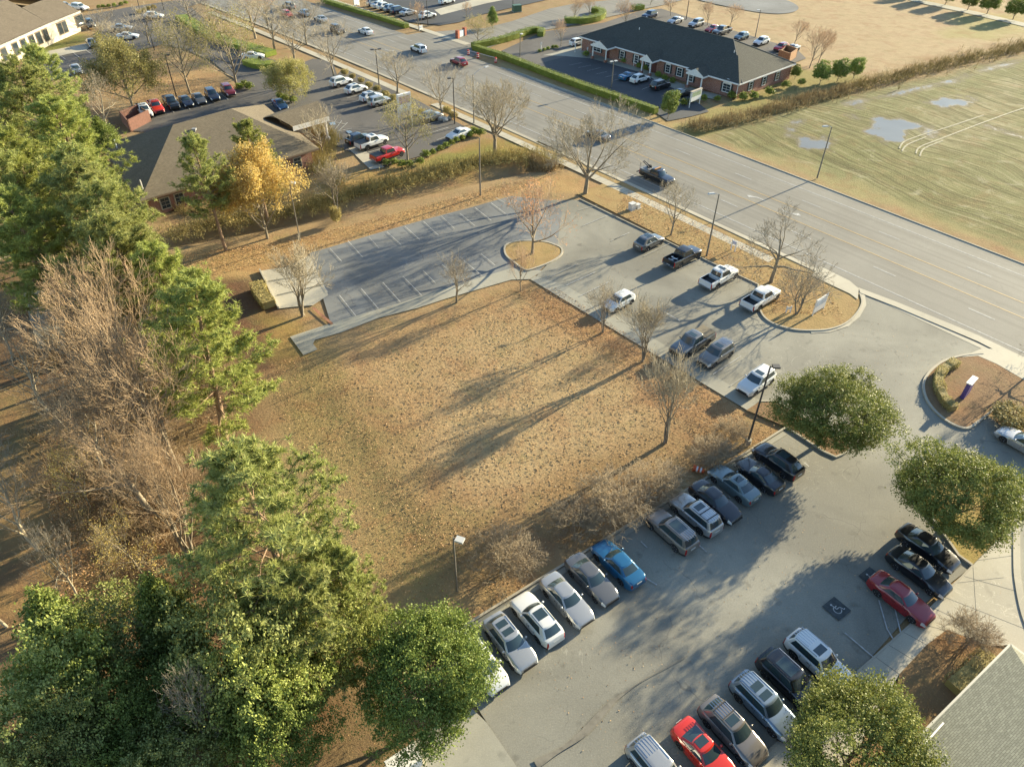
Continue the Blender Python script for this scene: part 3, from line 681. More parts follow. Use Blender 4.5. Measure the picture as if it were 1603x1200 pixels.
SPEC = {
 'sedan': dict(L=4.85, W=1.84, H=1.45, wb=2.80, r=.335, top=[(-.5,.62),(-.495,.86),(-.47,1.0),(-.36,1.04),(-.2,1.0),(.17,.98),(.26,.93),(.40,.80),(.47,.69),(.495,.58),(.5,.48)], gh=(.98,-1.78,.28,-1.02), belt=.97, side=[0,.05,.42,.46,.80,.84,1.0], bot=.2, bumper=0),
 'coupe': dict(L=4.55, W=1.86, H=1.34, wb=2.6, r=.34, top=[(-.5,.60),(-.49,.86),(-.46,.98),(-.34,1.0),(-.2,.97),(.17,.93),(.26,.88),(.40,.77),(.47,.66),(.495,.55),(.5,.45)], gh=(.85,-1.75,.2,-.75), belt=.93, side=[0,.06,.5,.54,.78,.9,1.0], bot=.18, bumper=0),
 'hatch': dict(L=4.3, W=1.80, H=1.56, wb=2.6, r=.33, top=[(-.5,.62),(-.497,.95),(-.48,1.05),(-.36,1.05),(-.2,1.04),(.2,1.02),(.30,.97),(.42,.84),(.475,.70),(.495,.58),(.5,.48)], gh=(1.05,-2.0,.42,-1.5), belt=1.02, side=[0,.05,.42,.46,.78,.82,1.0], bot=.2, bumper=1),
 'suv': dict(L=4.75, W=1.92, H=1.73, wb=2.80, r=.37, top=[(-.5,.65),(-.497,1.0),(-.485,1.12),(-.36,1.12),(-.2,1.11),(.19,1.10),(.28,1.06),(.42,.95),(.475,.80),(.495,.65),(.5,.52)], gh=(1.02,-2.25,.42,-1.92), belt=1.09, side=[0,.04,.36,.40,.68,.72,.93,1.0], bot=.24, bumper=1),
 'crossover': dict(L=4.7, W=1.90, H=1.65, wb=2.78, r=.36, top=[(-.5,.65),(-.497,.95),(-.48,1.08),(-.36,1.08),(-.2,1.06),(.18,1.05),(.28,1.0),(.42,.88),(.475,.75),(.495,.62),(.5,.50)], gh=(1.0,-2.12,.35,-1.55), belt=1.04, side=[0,.05,.40,.44,.76,.80,1.0], bot=.22, bumper=1),
 'pickup': dict(L=5.85, W=2.02, H=1.92, wb=3.65, r=.41, top=[(-.5,.70),(-.499,1.22),(-.49,1.26),(-.2,1.26),(-.19,1.24),(.2,1.24),(.30,1.20),(.44,1.12),(.48,1.02),(.495,.85),(.5,.6)], gh=(1.28,-1.02,.78,-.86), belt=1.22, side=[0,.06,.48,.53,.92,1.0], bot=.34, bumper=1, bed=(-2.82,-1.12)),
}
CARMESH = {}
def make_wheel_meshes(r):
    mb = MB(); wd = .115
    mb.lathe([(r*.66,-wd),(r*.93,-wd),(r,-wd*.7),(r,wd*.7),(r*.93,wd),(r*.66,wd)], 20, 'y')
    tyre = mb.mesh('wheel', M_TYRE, 40)
    mb = MB(); q = r*.68
    mb.lathe([(q,-.06),(q,.085),(q*.92,.10),(q*.9,.04),(q*.2,.04)], 20, 'y')
    mb.lathe([(q*.22,.03),(q*.22,.09),(q*.15,.10)], 10, 'y')
    for k in range(5):
        t = 2*math.pi*k/5; a = (q*.15*math.cos(t), .07, q*.15*math.sin(t)); b = (q*.95*math.cos(t), .085, q*.95*math.sin(t))
        mb.tube(a, b, .035, .045, 5)
    return tyre, mb.mesh('rim', M_RIM, 40)
def car_meshes(kind):
    if kind in CARMESH: return CARMESH[kind]
    S = SPEC[kind]; L, W, H, wb, r = S['L'], S['W'], S['H'], S['wb'], S['r']; hw = W/2
    tx = [a*L for a, _ in S['top']]; tz = [b for _, b in S['top']]
    fx, rx = wb/2+(.05 if kind != 'pickup' else .22), -wb/2+(.05 if kind != 'pickup' else .22); ar = r+.065
    xs = set(np.round([q*L for q in (-.5,-.495,-.48,-.46,-.42,-.38,.38,.43,.46,.48,.493,.5)], 3))
    for c in (fx, rx):
        for k in range(9): xs.add(round(c+ar*math.cos(math.pi*k/8), 3))
    for q in np.arange(-.35, .36, .07): xs.add(round(q*L, 3))
    bed = S.get('bed')
    if bed: xs |= {bed[0], bed[0]+.001, bed[1], bed[1]+.001}
    xs = sorted(xs); st = []
    for x in xs:
        if st and x-st[-1] < .0009: continue
        st.append(x)
    def arch(x):
        z = 0
        for c in (fx, rx):
            if abs(x-c) < ar: z = max(z, r+math.sqrt(max(ar*ar-(x-c)**2, 0)))
        return z
    def halfw(x):
        e = abs(x)/(L/2); f = max(0, (e-.70)/.30)
        return hw*(1-.21*f**2.1) if kind != 'pickup' or x > 0 else hw*(1-.03*f**3)
    secs = []
    for x in st:
        w_ = halfw(x); zt = float(np.interp(x, tx, tz)); e = abs(x)/(L/2)
        zb = S['bot']+max(0, (e-.86)/.14)*.10; a = arch(x); zl = max(zb, a)
        inb = bed and bed[0]+.0005 < x < bed[1]+.0005
        zs = zt-min(.13, .3*(zt-zb)); zs = max(zs, zl+.03); zt2 = max(zt, zs+.02)
        flare = 1.0+(.012 if a > 0 else 0)
        pr = [(0, zb), (w_*(.70 if a > 0 else .86), zl if a > 0 else zb), (w_*.985*flare, zl), (w_*flare, zl+.3*(zs-zl)), (w_*1.0, zl+.68*(zs-zl)), (w_*.975, zs), (w_*.90, zt2-.015)]
        if inb: pr += [(w_*.82, zt2-.01), (w_*.80, .80), (0, .80)]
        else: pr += [(w_*.76, zt2+.004), (w_*.5, zt2+.018), (0, zt2+.028)]
        secs.append(pr)
    n = 10; vs = []; 
    for x, pr in zip(st, secs):
        vs += [(x, y, z) for y, z in pr] + [(x, -y, z) for y, z in pr[1:-1][::-1]]
    m = 2*n-2; groups = {'body': [], 'headlight_l': [], 'headlight_r': [], 'taillight_l': [], 'taillight_r': []}
    for i in range(len(st)-1):
        xm = (st[i]+st[i+1])/2
        for j in range(m):
            a, b_ = i*m+j, i*m+(j+1) % m; f = (a, a+m, b_+m, b_)
            s_ = j if j < n-1 else m-1-j; left = j < n-1
            mi = 0
            am = arch(xm)
            if s_ == 0 or (s_ == 1 and am > 0): mi = 1
            elif s_ == 1 or (s_ == 2 and S['bumper']): mi = 1
            if bed and bed[0] < xm < bed[1] and s_ >= 7: mi = 1
            g = 'body'
            hx0 = .43 if kind != 'pickup' else .475
            if xm > hx0*L and s_ in ((4, 5) if kind != 'pickup' else (3, 4)): g = 'headlight_'+('l' if left else 'r')
            if xm < -.475*L and s_ in ((4, 5) if kind in ('sedan','coupe') else (3, 4, 5)): g = 'taillight_'+('l' if left else 'r')
            groups[g].append((f, mi))
    groups['body'].append((tuple(range(m-1, -1, -1)), 0)); groups['body'].append((tuple(range((len(st)-1)*m, len(st)*m)), 1))
    # greenhouse
    xf0, xr0, xf1, xr1 = S['gh']; zb_, zr = S['belt']-.01, H-.07; sp = S['side']; wb0, wr = hw*.90, hw*.70
    if kind in ('suv', 'pickup'): wr = hw*.76
    def loop(t, sc=1.0, dz=0.0):
        xf = xf0+(xf1-xf0)*t; xr = xr0+(xr1-xr0)*t; ww = (wb0+(wr-wb0)*t); z = zb_+(zr-zb_)*t+dz; P = []
        bow = .20*(1-.35*t)
        cxm = (xf+xr)/2
        for k in range(7):
            y = ww*.86*(1-2*k/6.0); P.append((xf-bow*(y/ww)**2, y))
        rowr = []
        for q in sp:
            rowr.append((xf-bow*.98-.06-(xf-bow-.06-xr-.14)*q, -ww*(1-.05*q*q)))
        P += rowr
        rb = .12
        for k in range(5):
            y = -ww*.80*(1-2*k/4.0); P.append((xr+rb*(y/ww)**2, y))
        for q, (x_, y_) in list(zip(sp, rowr))[::-1]: P.append((x_, -y_))
        return [(cxm+(x_-cxm)*sc, y_*sc, z) for x_, y_ in P]
    ts = [0, .07, .5, .93, 1.0]; GL = [loop(t) for t in ts]+[loop(1, .965, .035), loop(1, .85, .058), loop(1, .45, .068)]
    k = len(GL[0]); b0 = len(vs)
    for l_ in GL: vs += l_
    ns = len(sp)
    glass = {'windshield': [], 'rear_window': [], 'side_windows_l': [], 'side_windows_r': []}
    solid = {i for i in range(ns-1) if sp[i+1]-sp[i] < .06}
    for i in range(len(GL)-1):
        for j in range(k):
            a, b_ = b0+i*k+j, b0+i*k+(j+1) % k; f = (a, a+k, b_+k, b_); g = 'body'; mi = 0
            if 1 <= i <= 2:
                if j < 6: g = 'windshield'
                elif 7 <= j < 7+ns-1:
                    q = j-7
                    if q in solid and q > 0: mi = 1
                    elif q < ns-2 or kind in ('suv',) and q < ns-1-1: g = 'side_windows_r'
                elif 7+ns <= j < 7+ns+4: g = 'rear_window'
                elif 7+ns+5 <= j < 7+ns+5+ns-1:
                    q = ns-2-(j-(7+ns+5))
                    if q in solid and q > 0: mi = 1
                    elif q < ns-2: g = 'side_windows_l'
            (groups if g == 'body' else glass)[g].append((f, mi))
    groups['body'].append((tuple(b0+(len(GL)-1)*k+j for j in range(k))[::-1], 0))
    out = {}
    def sub(name, faces, mats, smooth=38):
        used = sorted({i for f, _ in faces for i in f}); mp = {u: i for i, u in enumerate(used)}
        mb = MB(); mb.v = [vs[u] for u in used]; mb.f = [tuple(mp[i] for i in f) for f, _ in faces]; mb.m = [q for _, q in faces]
        me = mb.mesh(name, mats, smooth); return me
    out['body'] = [('body', sub('body', groups['body'], [PAINTS['white'], M_TRIM], 50), 1)]
    me0 = out['body'][0][1]; bm = bmesh.new(); bm.from_mesh(me0); lay = [fx-ar-.10, (fx+rx)/2-.12, rx+ar+.02]
    if kind == 'pickup': lay = [fx-ar-.10, .12, -1.05]
    for xx in lay:          # door gaps and handles, proud of the side by a few millimetres
        for sg in (1, -1):
            z0_, z1_ = S['bot']+.16, S['belt']-.10
            for (cx_, dx_, cz_, dz_, yy) in ((xx, .016, (z0_+z1_)/2, z1_-z0_, hw*.985), (xx-.20 if xx != lay[2] else None, .16, z1_-.07, .03, hw*1.0)):
                if cx_ is None: continue
                q8 = [bm.verts.new((cx_+a_*dx_/2, sg*(yy+b_*.018), cz_+c_*dz_/2)) for a_ in (-1, 1) for b_ in (-1, 1) for c_ in (-1, 1)]
                for fi in ((0,1,3,2),(4,6,7,5),(0,4,5,1),(2,3,7,6),(0,2,6,4),(1,5,7,3)):
                    fc = bm.faces.new([q8[i_] for i_ in fi]); fc.material_index = 1
    bm.to_mesh(me0); bm.free()
    bm = bmesh.new(); bm.from_mesh(me0); bmesh.ops.recalc_face_normals(bm, faces=bm.faces); bm.to_mesh(out['body'][0][1]); bm.free()
    parts = [(out['body'][0][1], 'body', True)]
    for g, nm, mt in (('headlight_l','headlight',M_HEAD),('headlight_r','headlight',M_HEAD),('taillight_l','tail_light',M_TAIL),('taillight_r','tail_light',M_TAIL)):
        parts.append((sub(nm, [(f, 0) for f, _ in groups[g]], mt), nm, False))
    for g, nm in (('windshield','windshield'),('rear_window','rear_window'),('side_windows_l','side_windows'),('side_windows_r','side_windows')):
        parts.append((sub(nm, [(f, 0) for f, _ in glass[g]], M_GLASS, 60), nm, False))
    for sg in (1, -1):
        mb = MB(); mb.lathe([(.03,-.10),(.075,-.07),(.09,0),(.075,.07),(.03,.10)], 8, 'y', (xf0-.42, sg*(hw*.90+.13), S['belt']+.06)); mb.tube((xf0-.45, sg*hw*.86, S['belt']), (xf0-.42, sg*(hw*.9+.08), S['belt']+.04), .03, n=5)
        parts.append((mb.mesh('mirror', PAINTS['white'], 50), 'mirror', True))
    zt = float(np.interp(L*.49, tx, tz))
    mb = MB(); mb.box((L/2+.006, 0, .50 if kind != 'pickup' else .72), (.03, hw*1.05, .20 if kind in ('sedan','coupe','hatch') else .30)); parts.append((mb.mesh('grille', M_TRIM), 'grille', False))
    mb = MB(); mb.box((-L/2-.004, 0, .78 if kind != 'pickup' else .62), (.02, .5, .13)); parts.append((mb.mesh('licence_plate', M_PLATE), 'licence_plate', False))
    if kind == 'pickup':
        mb = MB(); mb.box((-L/2-.06, 0, .58), (.16, hw*1.85, .16)); parts.append((mb.mesh('rear_bumper', M_CHROME), 'rear_bumper', False))
    if bed:   # close the front and back of the load bed
        pass
    wh = make_wheel_meshes(r)
    CARMESH[kind] = dict(parts=parts, wheel=wh, fx=fx, rx=rx, S=S, hw=hw, zr=zr, xf1=xf1, xr1=xr1, wr=wr)
    return CARMESH[kind]
def extra_mesh(key, fn):
    if key not in CARMESH: CARMESH[key] = fn()
    return CARMESH[key]
def car(kind, col, q, deg, label, group=None, cat='car', opts='', z=.0, sc=1.0, gz=.75):
    """one vehicle: q = pixel of the middle of its body, deg = heading"""
    D = car_meshes(kind); x, y = at(q[0], q[1], gz)
    names = {'pickup': 'pickup_truck', 'suv': 'sport_utility_vehicle', 'crossover': 'crossover_car', 'hatch': 'hatchback_car', 'coupe': 'coupe_car', 'sedan': 'sedan_car'}
    t = empty(names[kind], (x, y, .11 if z == 0 else z), R(deg), label, 'pickup truck' if kind == 'pickup' else cat, group)
    t.scale = (sc, sc, sc); P = PAINTS[col]
    for me, nm, painted in D['parts']:
        o = link(bpy.data.objects.new(nm, me), t)
        if painted: o.material_slots[0].link = 'OBJECT'; o.material_slots[0].material = P
    for cx in (D['fx'], D['rx']):
        for sg in (1, -1):
            wv = link(bpy.data.objects.new('wheel', D['wheel'][0]), t); wv.location = (cx, sg*(D['hw']-.135), D['S']['r']); wv.rotation_euler = (0, 0, 0 if sg > 0 else math.pi)
            link(bpy.data.objects.new('rim', D['wheel'][1]), wv)
    zt = D['zr']+.035; cx = (D['xf1']+D['xr1'])/2
    def flat(name, mat, x0, x1, wd, dz=.03):
        def f():
            mb = MB(); mb.box(((x0+x1)/2, 0, zt+dz), (x1-x0, wd, .012), top=.97); return mb.mesh(name, mat)
        link(bpy.data.objects.new(name, extra_mesh((kind, name, x0, x1, wd), f)), t)
    wr = D['wr']; xf1 = D['xf1']-.28
    if 's' in opts: flat('sunroof', M_GLASS, xf1-.62, xf1-.05, wr*1.25, .036)
    if 'p' in opts: flat('panoramic_roof', M_GLASS, D['xr1']+.75, xf1-.05, wr*1.3, .036)
    if 'd' in opts: flat('sunroof', M_GLASS, xf1-.55, xf1-.05, wr*1.2, .036); flat('rear_sunroof', M_GLASS, xf1-1.3, xf1-.78, wr*1.2, .040)
    if 'r' in opts or 'R' in opts:
        def f():
            mb = MB()
            for k in (0, 1):
                mb.tube((D['xr1']+.15, wr*.86, zt+.035), (xf1-.15, wr*.86, zt+.035), .022, n=6)
            return mb.mesh('roof_rail', M_CHROME)
        me = extra_mesh((kind, 'rail'), f)
        for sg in (1, -1):
            o = link(bpy.data.objects.new('roof_rail', me), t); o.scale = (1, sg, 1)
    if 'R' in opts:
        def f():
            mb = MB()
            for k in range(5): mb.box(((D['xr1']+xf1)/2-.55, (k-2)*wr*.30, zt+.032), (1.25, .035, .02))
            return mb.mesh('roof_ribs', M_CHROME)
        link(bpy.data.objects.new('roof_ribs', extra_mesh((kind, 'ribs'), f)), t)
    if 'c' in opts:
        def f():
            mb = MB()
            for k in (-.35, -1.1): mb.box((cx+.3+k, 0, zt+.07), (.06, wr*1.8, .03))
            return mb.mesh('roof_crossbars', M_TRIM)
        link(bpy.data.objects.new('roof_crossbars', extra_mesh((kind, 'bars'), f)), t)
    if 't' in opts or 'T' in opts:
        def f():
            b0, b1 = D['S']['bed']; mb = MB(); mb.box(((b0+b1)/2-.02, 0, 1.30), (b1-b0+.1, D['hw']*1.72, .05)); return mb.mesh('bed_cover', M_TONNEAU if 'T' in opts else M_TRIM)
        link(bpy.data.objects.new('bed_cover', extra_mesh((kind, 'ton', 'T' in opts), f)), t)
    if 'l' in opts:     # load in the bed: folded rack and a box
        mb = MB(); 
        for a, b2 in (((-2.5,-.4,.95),(-1.6,.4,1.2)),((-2.5,.4,.95),(-1.6,-.4,1.2)),((-2.4,-.5,1.1),(-2.4,.5,1.1)),((-1.8,-.5,1.15),(-1.8,.5,1.15))): mb.tube(a, b2, .03, n=5)
        mb.build('bed_rack', M_CHROME, t)
    return t
UPD, DND = 126.3, -53.7
G1 = 'cars parked along the lawn kerb of the lower lot'
for kind, col, q, d, lab, o in (
 ('hatch','white',(757,1040),DND,'white car mostly hidden under the big oak at the left row end',''),
 ('crossover','silver',(798,1004),DND,'silver crossover with two dark roof panels, half under the big oak','dr'),
 ('crossover','white',(840,967),UPD,'white wagon with long dark panoramic roof and its rear window facing the lane','pr'),
 ('sedan','silver',(887,937),DND,'silver sedan with pale paper on its dashboard, nose to the lane beside the white wagon',''),
 ('sedan','grey',(926,905),DND,'dark silver sedan with nose to the lane, between silver sedan and bright blue car',''),
 ('sedan','blue',(967,880),UPD,'bright blue sedan nose-in to the lawn, the only blue car in the lower lot',''),
 ('suv','warmgrey',(1051,830),UPD,'grey-brown utility vehicle with large dark roof panel under the pale bare shrubs','prR'),
 ('suv','silver',(1089,804),UPD,'silver boxy utility vehicle with roof rack and sunroof next to the black sedan','srRc'),
 ('sedan','black',(1120,784),DND,'black sedan with chrome window trim and nose to the lane near the orange barrel',''),
 ('sedan','tealgrey',(1149,756),UPD,'grey-blue sedan with square sunroof beside the orange barrel','s'),
 ('coupe','black',(1189,742),UPD,'low black coupe with rounded roof between the grey-blue sedan and the dark wagon',''),
 ('crossover','black',(1218,720),UPD,'black wagon with long dark sunroof, last in the row below the lamp post','p')):
    car(kind, col, q, d, lab, G1, opts=o)
G2 = 'cars parked along the office walk of the lower lot'
for kind, col, q, d, lab, o in (
 ('sedan','black',(1453,856),DND,'black sedan with chrome window trim closest to the tree planter on the right',''),
 ('sedan','black',(1439,893),DND,'black sedan with chrome window trim right beside the dark red car',''),
 ('sedan','maroon',(1411,935),DND,'dark red sedan parked beside the hatched bay and wheelchair symbol',''),
 ('suv','white',(1281,1033),DND,'white boxy utility vehicle with roof rack and sunroof, nose under the lower right oak','srR'),
 ('suv','black',(1237,1065),DND,'black utility vehicle with full dark glass roof between the white and blue-silver ones','pr'),
 ('suv','steelblue',(1196,1103),DND,'blue-silver utility vehicle with two sunroof panels and ribbed roof','dR'),
 ('crossover','warmgrey',(1147,1143),DND,'grey-brown crossover with ribbed roof and crossbars beside the bright red coupe','scrR'),
 ('coupe','brightred',(1103,1176),DND,'bright red sedan with dark rear window at the bottom edge of the lot','s'),
 ('suv','silver',(1033,1208),DND,'silver minivan with ribbed roof cut by the bottom edge of the picture','R')):
    car(kind, col, q, d, lab, G2, opts=o)
G3 = 'vehicles parked nose-in along the roadside kerb of the upper lot'
for kind, col, q, d, lab, o in (
 ('crossover','grey',(1016,378),41.3,'silver grey crossover with dark roof panel, leftmost at the roadside kerb','pr'),
 ('pickup','black',(1069,402),41.3,'black pickup truck with a metal rack in its open bed','l'),
 ('pickup','white',(1126,434),41.3,'white pickup truck with sunroof and dark lined bed','s'),
 ('pickup','white',(1191,467),41.3,'white pickup truck with plain white bed next to the sign island','')):
    car(kind, col, q, d, lab, G3, opts=o)
G4 = 'vehicles parked along the lawn walk of the upper lot'
for kind, col, q, d, lab, o in (
 ('hatch','white',(969,471),221.3,'white compact hatchback alone beside the bare street tree at the lawn walk',''),
 ('pickup','grey',(1083,537),221.3,'grey pickup truck with tan bed cover and dark sunroof','sT'),
 ('suv','warmgrey',(1121,554),221.3,'grey-brown utility vehicle behind bare twigs, beside the tan-covered pickup','srR'),
 ('suv','white',(1184,597),221.3,'white utility vehicle with large sunroof behind the tall lamp post near the round oak','sr')):
    car(kind, col, q, d, lab, G4, opts=o)
for t_ in [o for o in COL.objects if o.get('group') == G3 and 'plain white bed' in o['label']]:
    for c in t_.children:
        if c.name.startswith('body'): c.material_slots[1].link = 'OBJECT'; c.material_slots[1].material = M_TRIM
GR = 'vehicles driving on the main road'
for kind, col, q, d, lab, o in (
 ('crossover','maroon',(718,96),129,'dark red crossover driving on the main road near the striped barricades',''),
 ('suv','white',(655,76),129,'white utility vehicle with roof rails driving through the junction','rs'),
 ('sedan','white',(572,48),131,'white sedan driving on the main road beyond the junction',''),
 ('sedan','grey',(936,210),129,'dark grey car on the road seen through the bare crown of the big roadside tree',''),
 ('hatch','steelblue',(476,20),131,'blue-grey hatchback on the far part of the main road',''),
 ('sedan','silver',(502,29),131,'silver sedan on the far part of the main road behind the blue-grey hatchback',''),
 ('hatch','red',(449,22),-49,'small red car on the far part of the main road among tree twigs',''),
 ('suv','black',(528,46),-49,'black utility vehicle on the road between the bare trees at the junction',''),
 ('suv','grey',(452,9),131,'dark grey utility vehicle farthest away on the main road','')):
    car(kind, col, q, d, lab, GR, opts=o, z=.04)
GB = 'cars parked in front of the brown-roofed office'
HB = 45.0
for kind, col, q, d, lab, o in (
 ('suv','white',(534,128),HB,'white utility vehicle in the corner bay farthest up the brown-roofed office lot','R'),
 ('crossover','white',(557,139),HB,'white crossover with a sunroof alone in its bay, second from the lot corner','s'),
 ('crossover','white',(581,151),HB,'white crossover with dark roof panel half hidden by the silver utility vehicle','pr'),
 ('suv','silver',(594,158),HB,'silver utility vehicle with red tail lamps beside the white crossover near the tall lamp','r'),
 ('crossover','grey',(675,182),HB,'grey crossover parked behind a bare tree near the boulders by the pavement',''),
 ('sedan','white',(718,209),HB+180,'white sedan by the row of clipped shrubs at the end of the office lot',''),
 ('crossover','black',(562,217),HB,'dark crossover partly hidden behind the white pickup truck at the office walk','r'),
 ('pickup','white',(582,223),HB,'white pickup truck with grey bed cover parked beside the red pickup','ts'),
 ('pickup','red',(607,242),HB,'red pickup truck with grey bed cover beside the concrete walk of the office','t')):
    car(kind, col, q, d, lab, GB, opts=o)
GBR = 'vehicles parked behind the brown-roofed office'
for kind, col, q, lab, o in (
 ('pickup','white',(226,174),'white pickup truck at the left end of the row behind the brown-roofed office','s'),
 ('pickup','brightred',(244,168),'orange-red pickup truck in the row behind the brown-roofed office',''),
 ('pickup','black',(268,161),'black pickup truck with covered bed beside the orange-red pickup','t'),
 ('sedan','navy',(291,158),'dark blue sedan beside the black pickup behind the office',''),
 ('sedan','grey',(311,154),'dark grey sedan at the foot of the tall bare tree behind the office',''),
 ('suv','navy',(332,149),'navy utility vehicle next to the dark red one behind the office','r'),
 ('suv','maroon',(357,142),'dark red utility vehicle with orange glow, right end of the row behind the office','r')):
    car(kind, col, q, -56, lab, GBR, opts=o)
for kind, col, q, d, lab in (
 ('sedan','darkblue',(438,163),-56,'dark blue car half hidden by the roof edge beside the pale green tree'),
 ('sedan','white',(396,87),10,'white car parked under the shrub bank of the office driveway'),
 ('sedan','silver',(119,108),-56,'silver sedan alone in the bay facing the brown grass strip'),
 ('crossover','white',(241,25),5,'white crossover driving on the lane behind the pale bare trees'),
 ('sedan','silver',(102,9),-40,'silver sedan behind the roof of the stone office building'),
 ('suv','white',(125,12),-20,'white utility vehicle at the tip of the stone office building'),
 ('suv','black',(141,38),-56,'dark utility vehicle by the entrance corner of the stone office building'),
 ('sedan','silver',(190,43),10,'silver sedan seen through the pale bare tree by the stone office'),
 ('sedan','white',(200,56),10,'white sedan seen through the pale bare tree, nearest the big willow oak'),
 ('sedan','grey',(143,67),-56,'grey sedan beside the crown of the big willow oak'),
 ('sedan','silver',(1604,692),126,'silver blue sedan cut by the right edge of the picture')):
    car(kind, col, q, d, lab, None)
GT = 'cars lined up in the lot across the junction'
for kind, col, q, lab in (
 ('suv','silver',(586,4),'silver utility vehicle at the back of the line of cars across the junction'),
 ('sedan','white',(594,7),'white sedan second from the back of the line across the junction'),
 ('crossover','white',(603,10),'white crossover in the middle of the line of cars across the junction'),
 ('crossover','steelblue',(613,13),'pale blue crossover in the line of cars across the junction'),
 ('suv','navy',(624,16),'navy utility vehicle in the line of cars across the junction'),
 ('sedan','silver',(639,19),'silver sedan at the front of the line of cars across the junction'),
 ('crossover','white',(669,24),'white crossover standing apart beside the small bare tree across the junction'),
 ('suv','white',(699,2),'white utility vehicle at the top edge near the shaded mulch bed')):
    car(kind, col, q, 44, lab, GT)
GF = 'cars on the forecourt of the red brick building'
for kind, col, q, d, lab, o in (
 ('hatch','white',(904,66),40,'white car at the far corner of the red brick building',''),
 ('coupe','blue',(984,118),40,'blue car with pale stripes on the shaded forecourt of the brick building',''),
 ('crossover','white',(1002,123),40,'white crossover on the shaded forecourt of the brick building','r'),
 ('suv','black',(1034,133),40,'black utility vehicle on the forecourt in front of the second portico','rs'),
 ('sedan','black',(1066,145),40,'black car between the cone-shaped evergreen and the brick building portico','')):
    car(kind, col, q, d, lab, GF, opts=o)
GK = 'vehicles parked behind the red brick building'
for kind, col, q, lab in (
 ('suv','navy',(1017,24),'dark blue utility vehicle at the far left of the row behind the brick building'),
 ('sedan','silver',(1057,32),'silver sedan near the lamp post behind the brick building'),
 ('suv','silver',(1090,37),'silver utility vehicle between lamp post and red car behind the brick building'),
 ('sedan','red',(1116,45),'red sedan right beside the dark pickup behind the brick building'),
 ('pickup','grey',(1130,49),'dark grey pickup truck behind the brick building'),
 ('hatch','tealgrey',(1161,57),'grey hatchback left of the lamp post behind the brick building'),
 ('crossover','white',(1192,65),'white crossover right of the lamp post behind the brick building'),
 ('hatch','red',(1223,74),'red hatchback beside the brown timber enclosure behind the brick building'),
 ('sedan','silver',(1240,76),'silver sedan at the right end of the row, behind the brown enclosure')):
    car(kind, col, q, 222, lab, GK)
# tow truck
x, y = at(1029, 276, .9)
tow = car('pickup', 'black', (1029,276), -50.5, 'black tow truck with open deck, boom and spare wheel driving past the big bare tree', GR, z=.04, opts='')
tow.name = 'tow_truck'; tow['category'] = 'tow truck'
mb = MB(); mb.box((-1.85,0,1.33), (2.2,1.9,.10)); mb.box((-1.05,0,1.5), (.35,1.85,.38)); mb.build('deck', plain('grey_deck', (.25,.25,.24), .5, .3), tow)
mb = MB()
for sg in (.3,-.3): mb.tube((-1.2,sg,1.45), (-3.1,sg*.4,2.15), .09, .07, 6)
mb.tube((-1.3,0,1.4), (-1.5,0,1.95), .12, n=8); mb.build('boom', plain('boom_steel', (.05,.05,.05), .4, .5), tow)
mb = MB(); mb.box((-3.2,0,.55), (.7,.18,.14)); mb.box((-3.5,0,.5), (.14,1.7,.14)); mb.build('wheel_lift', M_TRIM, tow)
mb = MB(); mb.lathe([(.2,-.12),(.34,-.12),(.38,-.08),(.38,.08),(.34,.12),(.2,.12)], 16, 'z', (-2.2,.45,1.52)); mb.build('spare_wheel', M_TYRE, tow)
mb = MB(); mb.box((-.1,0,1.99), (.28,1.3,.12)); mb.build('light_bar', plain('amber_lens', (.5,.25,.06), .3), tow)
mb = MB(); mb.tube((1.9,.9,1.1), (-.2,1.15,1.1), .05, n=5); mb.tube((-2.9,-.85,1.4), (-2.9,-.85,2.3), .05, n=5); mb.tube((-2.9,.85,1.4), (-2.9,.85,2.3), .05, n=5); mb.build('deck_posts', M_CHROME, tow)

# ------------------------------------------------------------------ trees
def tubes(P0, P1, R0, R1, n=3):
    P0, P1 = np.asarray(P0, float), np.asarray(P1, float); R0 = np.asarray(R0, float)[:, None]; R1 = np.asarray(R1, float)[:, None]
    d = P1-P0; d /= np.linalg.norm(d, axis=1, keepdims=True)+1e-9
    ref = np.where(np.abs(d[:, 2:3]) < .9, [[0, 0, 1.]], [[1., 0, 0]])
    u = np.cross(d, ref); u /= np.linalg.norm(u, axis=1, keepdims=True)+1e-9; v = np.cross(d, u)
    ring = []
    for k in range(n):
        t = 2*math.pi*k/n; ring.append(u*math.cos(t)+v*math.sin(t))
    V = np.stack([P0+q*R0 for q in ring]+[P1+q*R1 for q in ring], 1).reshape(-1, 3)
    N = len(P0); base = (np.arange(N)*2*n)[:, None]
    Fq = np.concatenate([base+np.array([[k, (k+1) % n, n+(k+1) % n, n+k]]) for k in range(n)], 0)
    return V, Fq
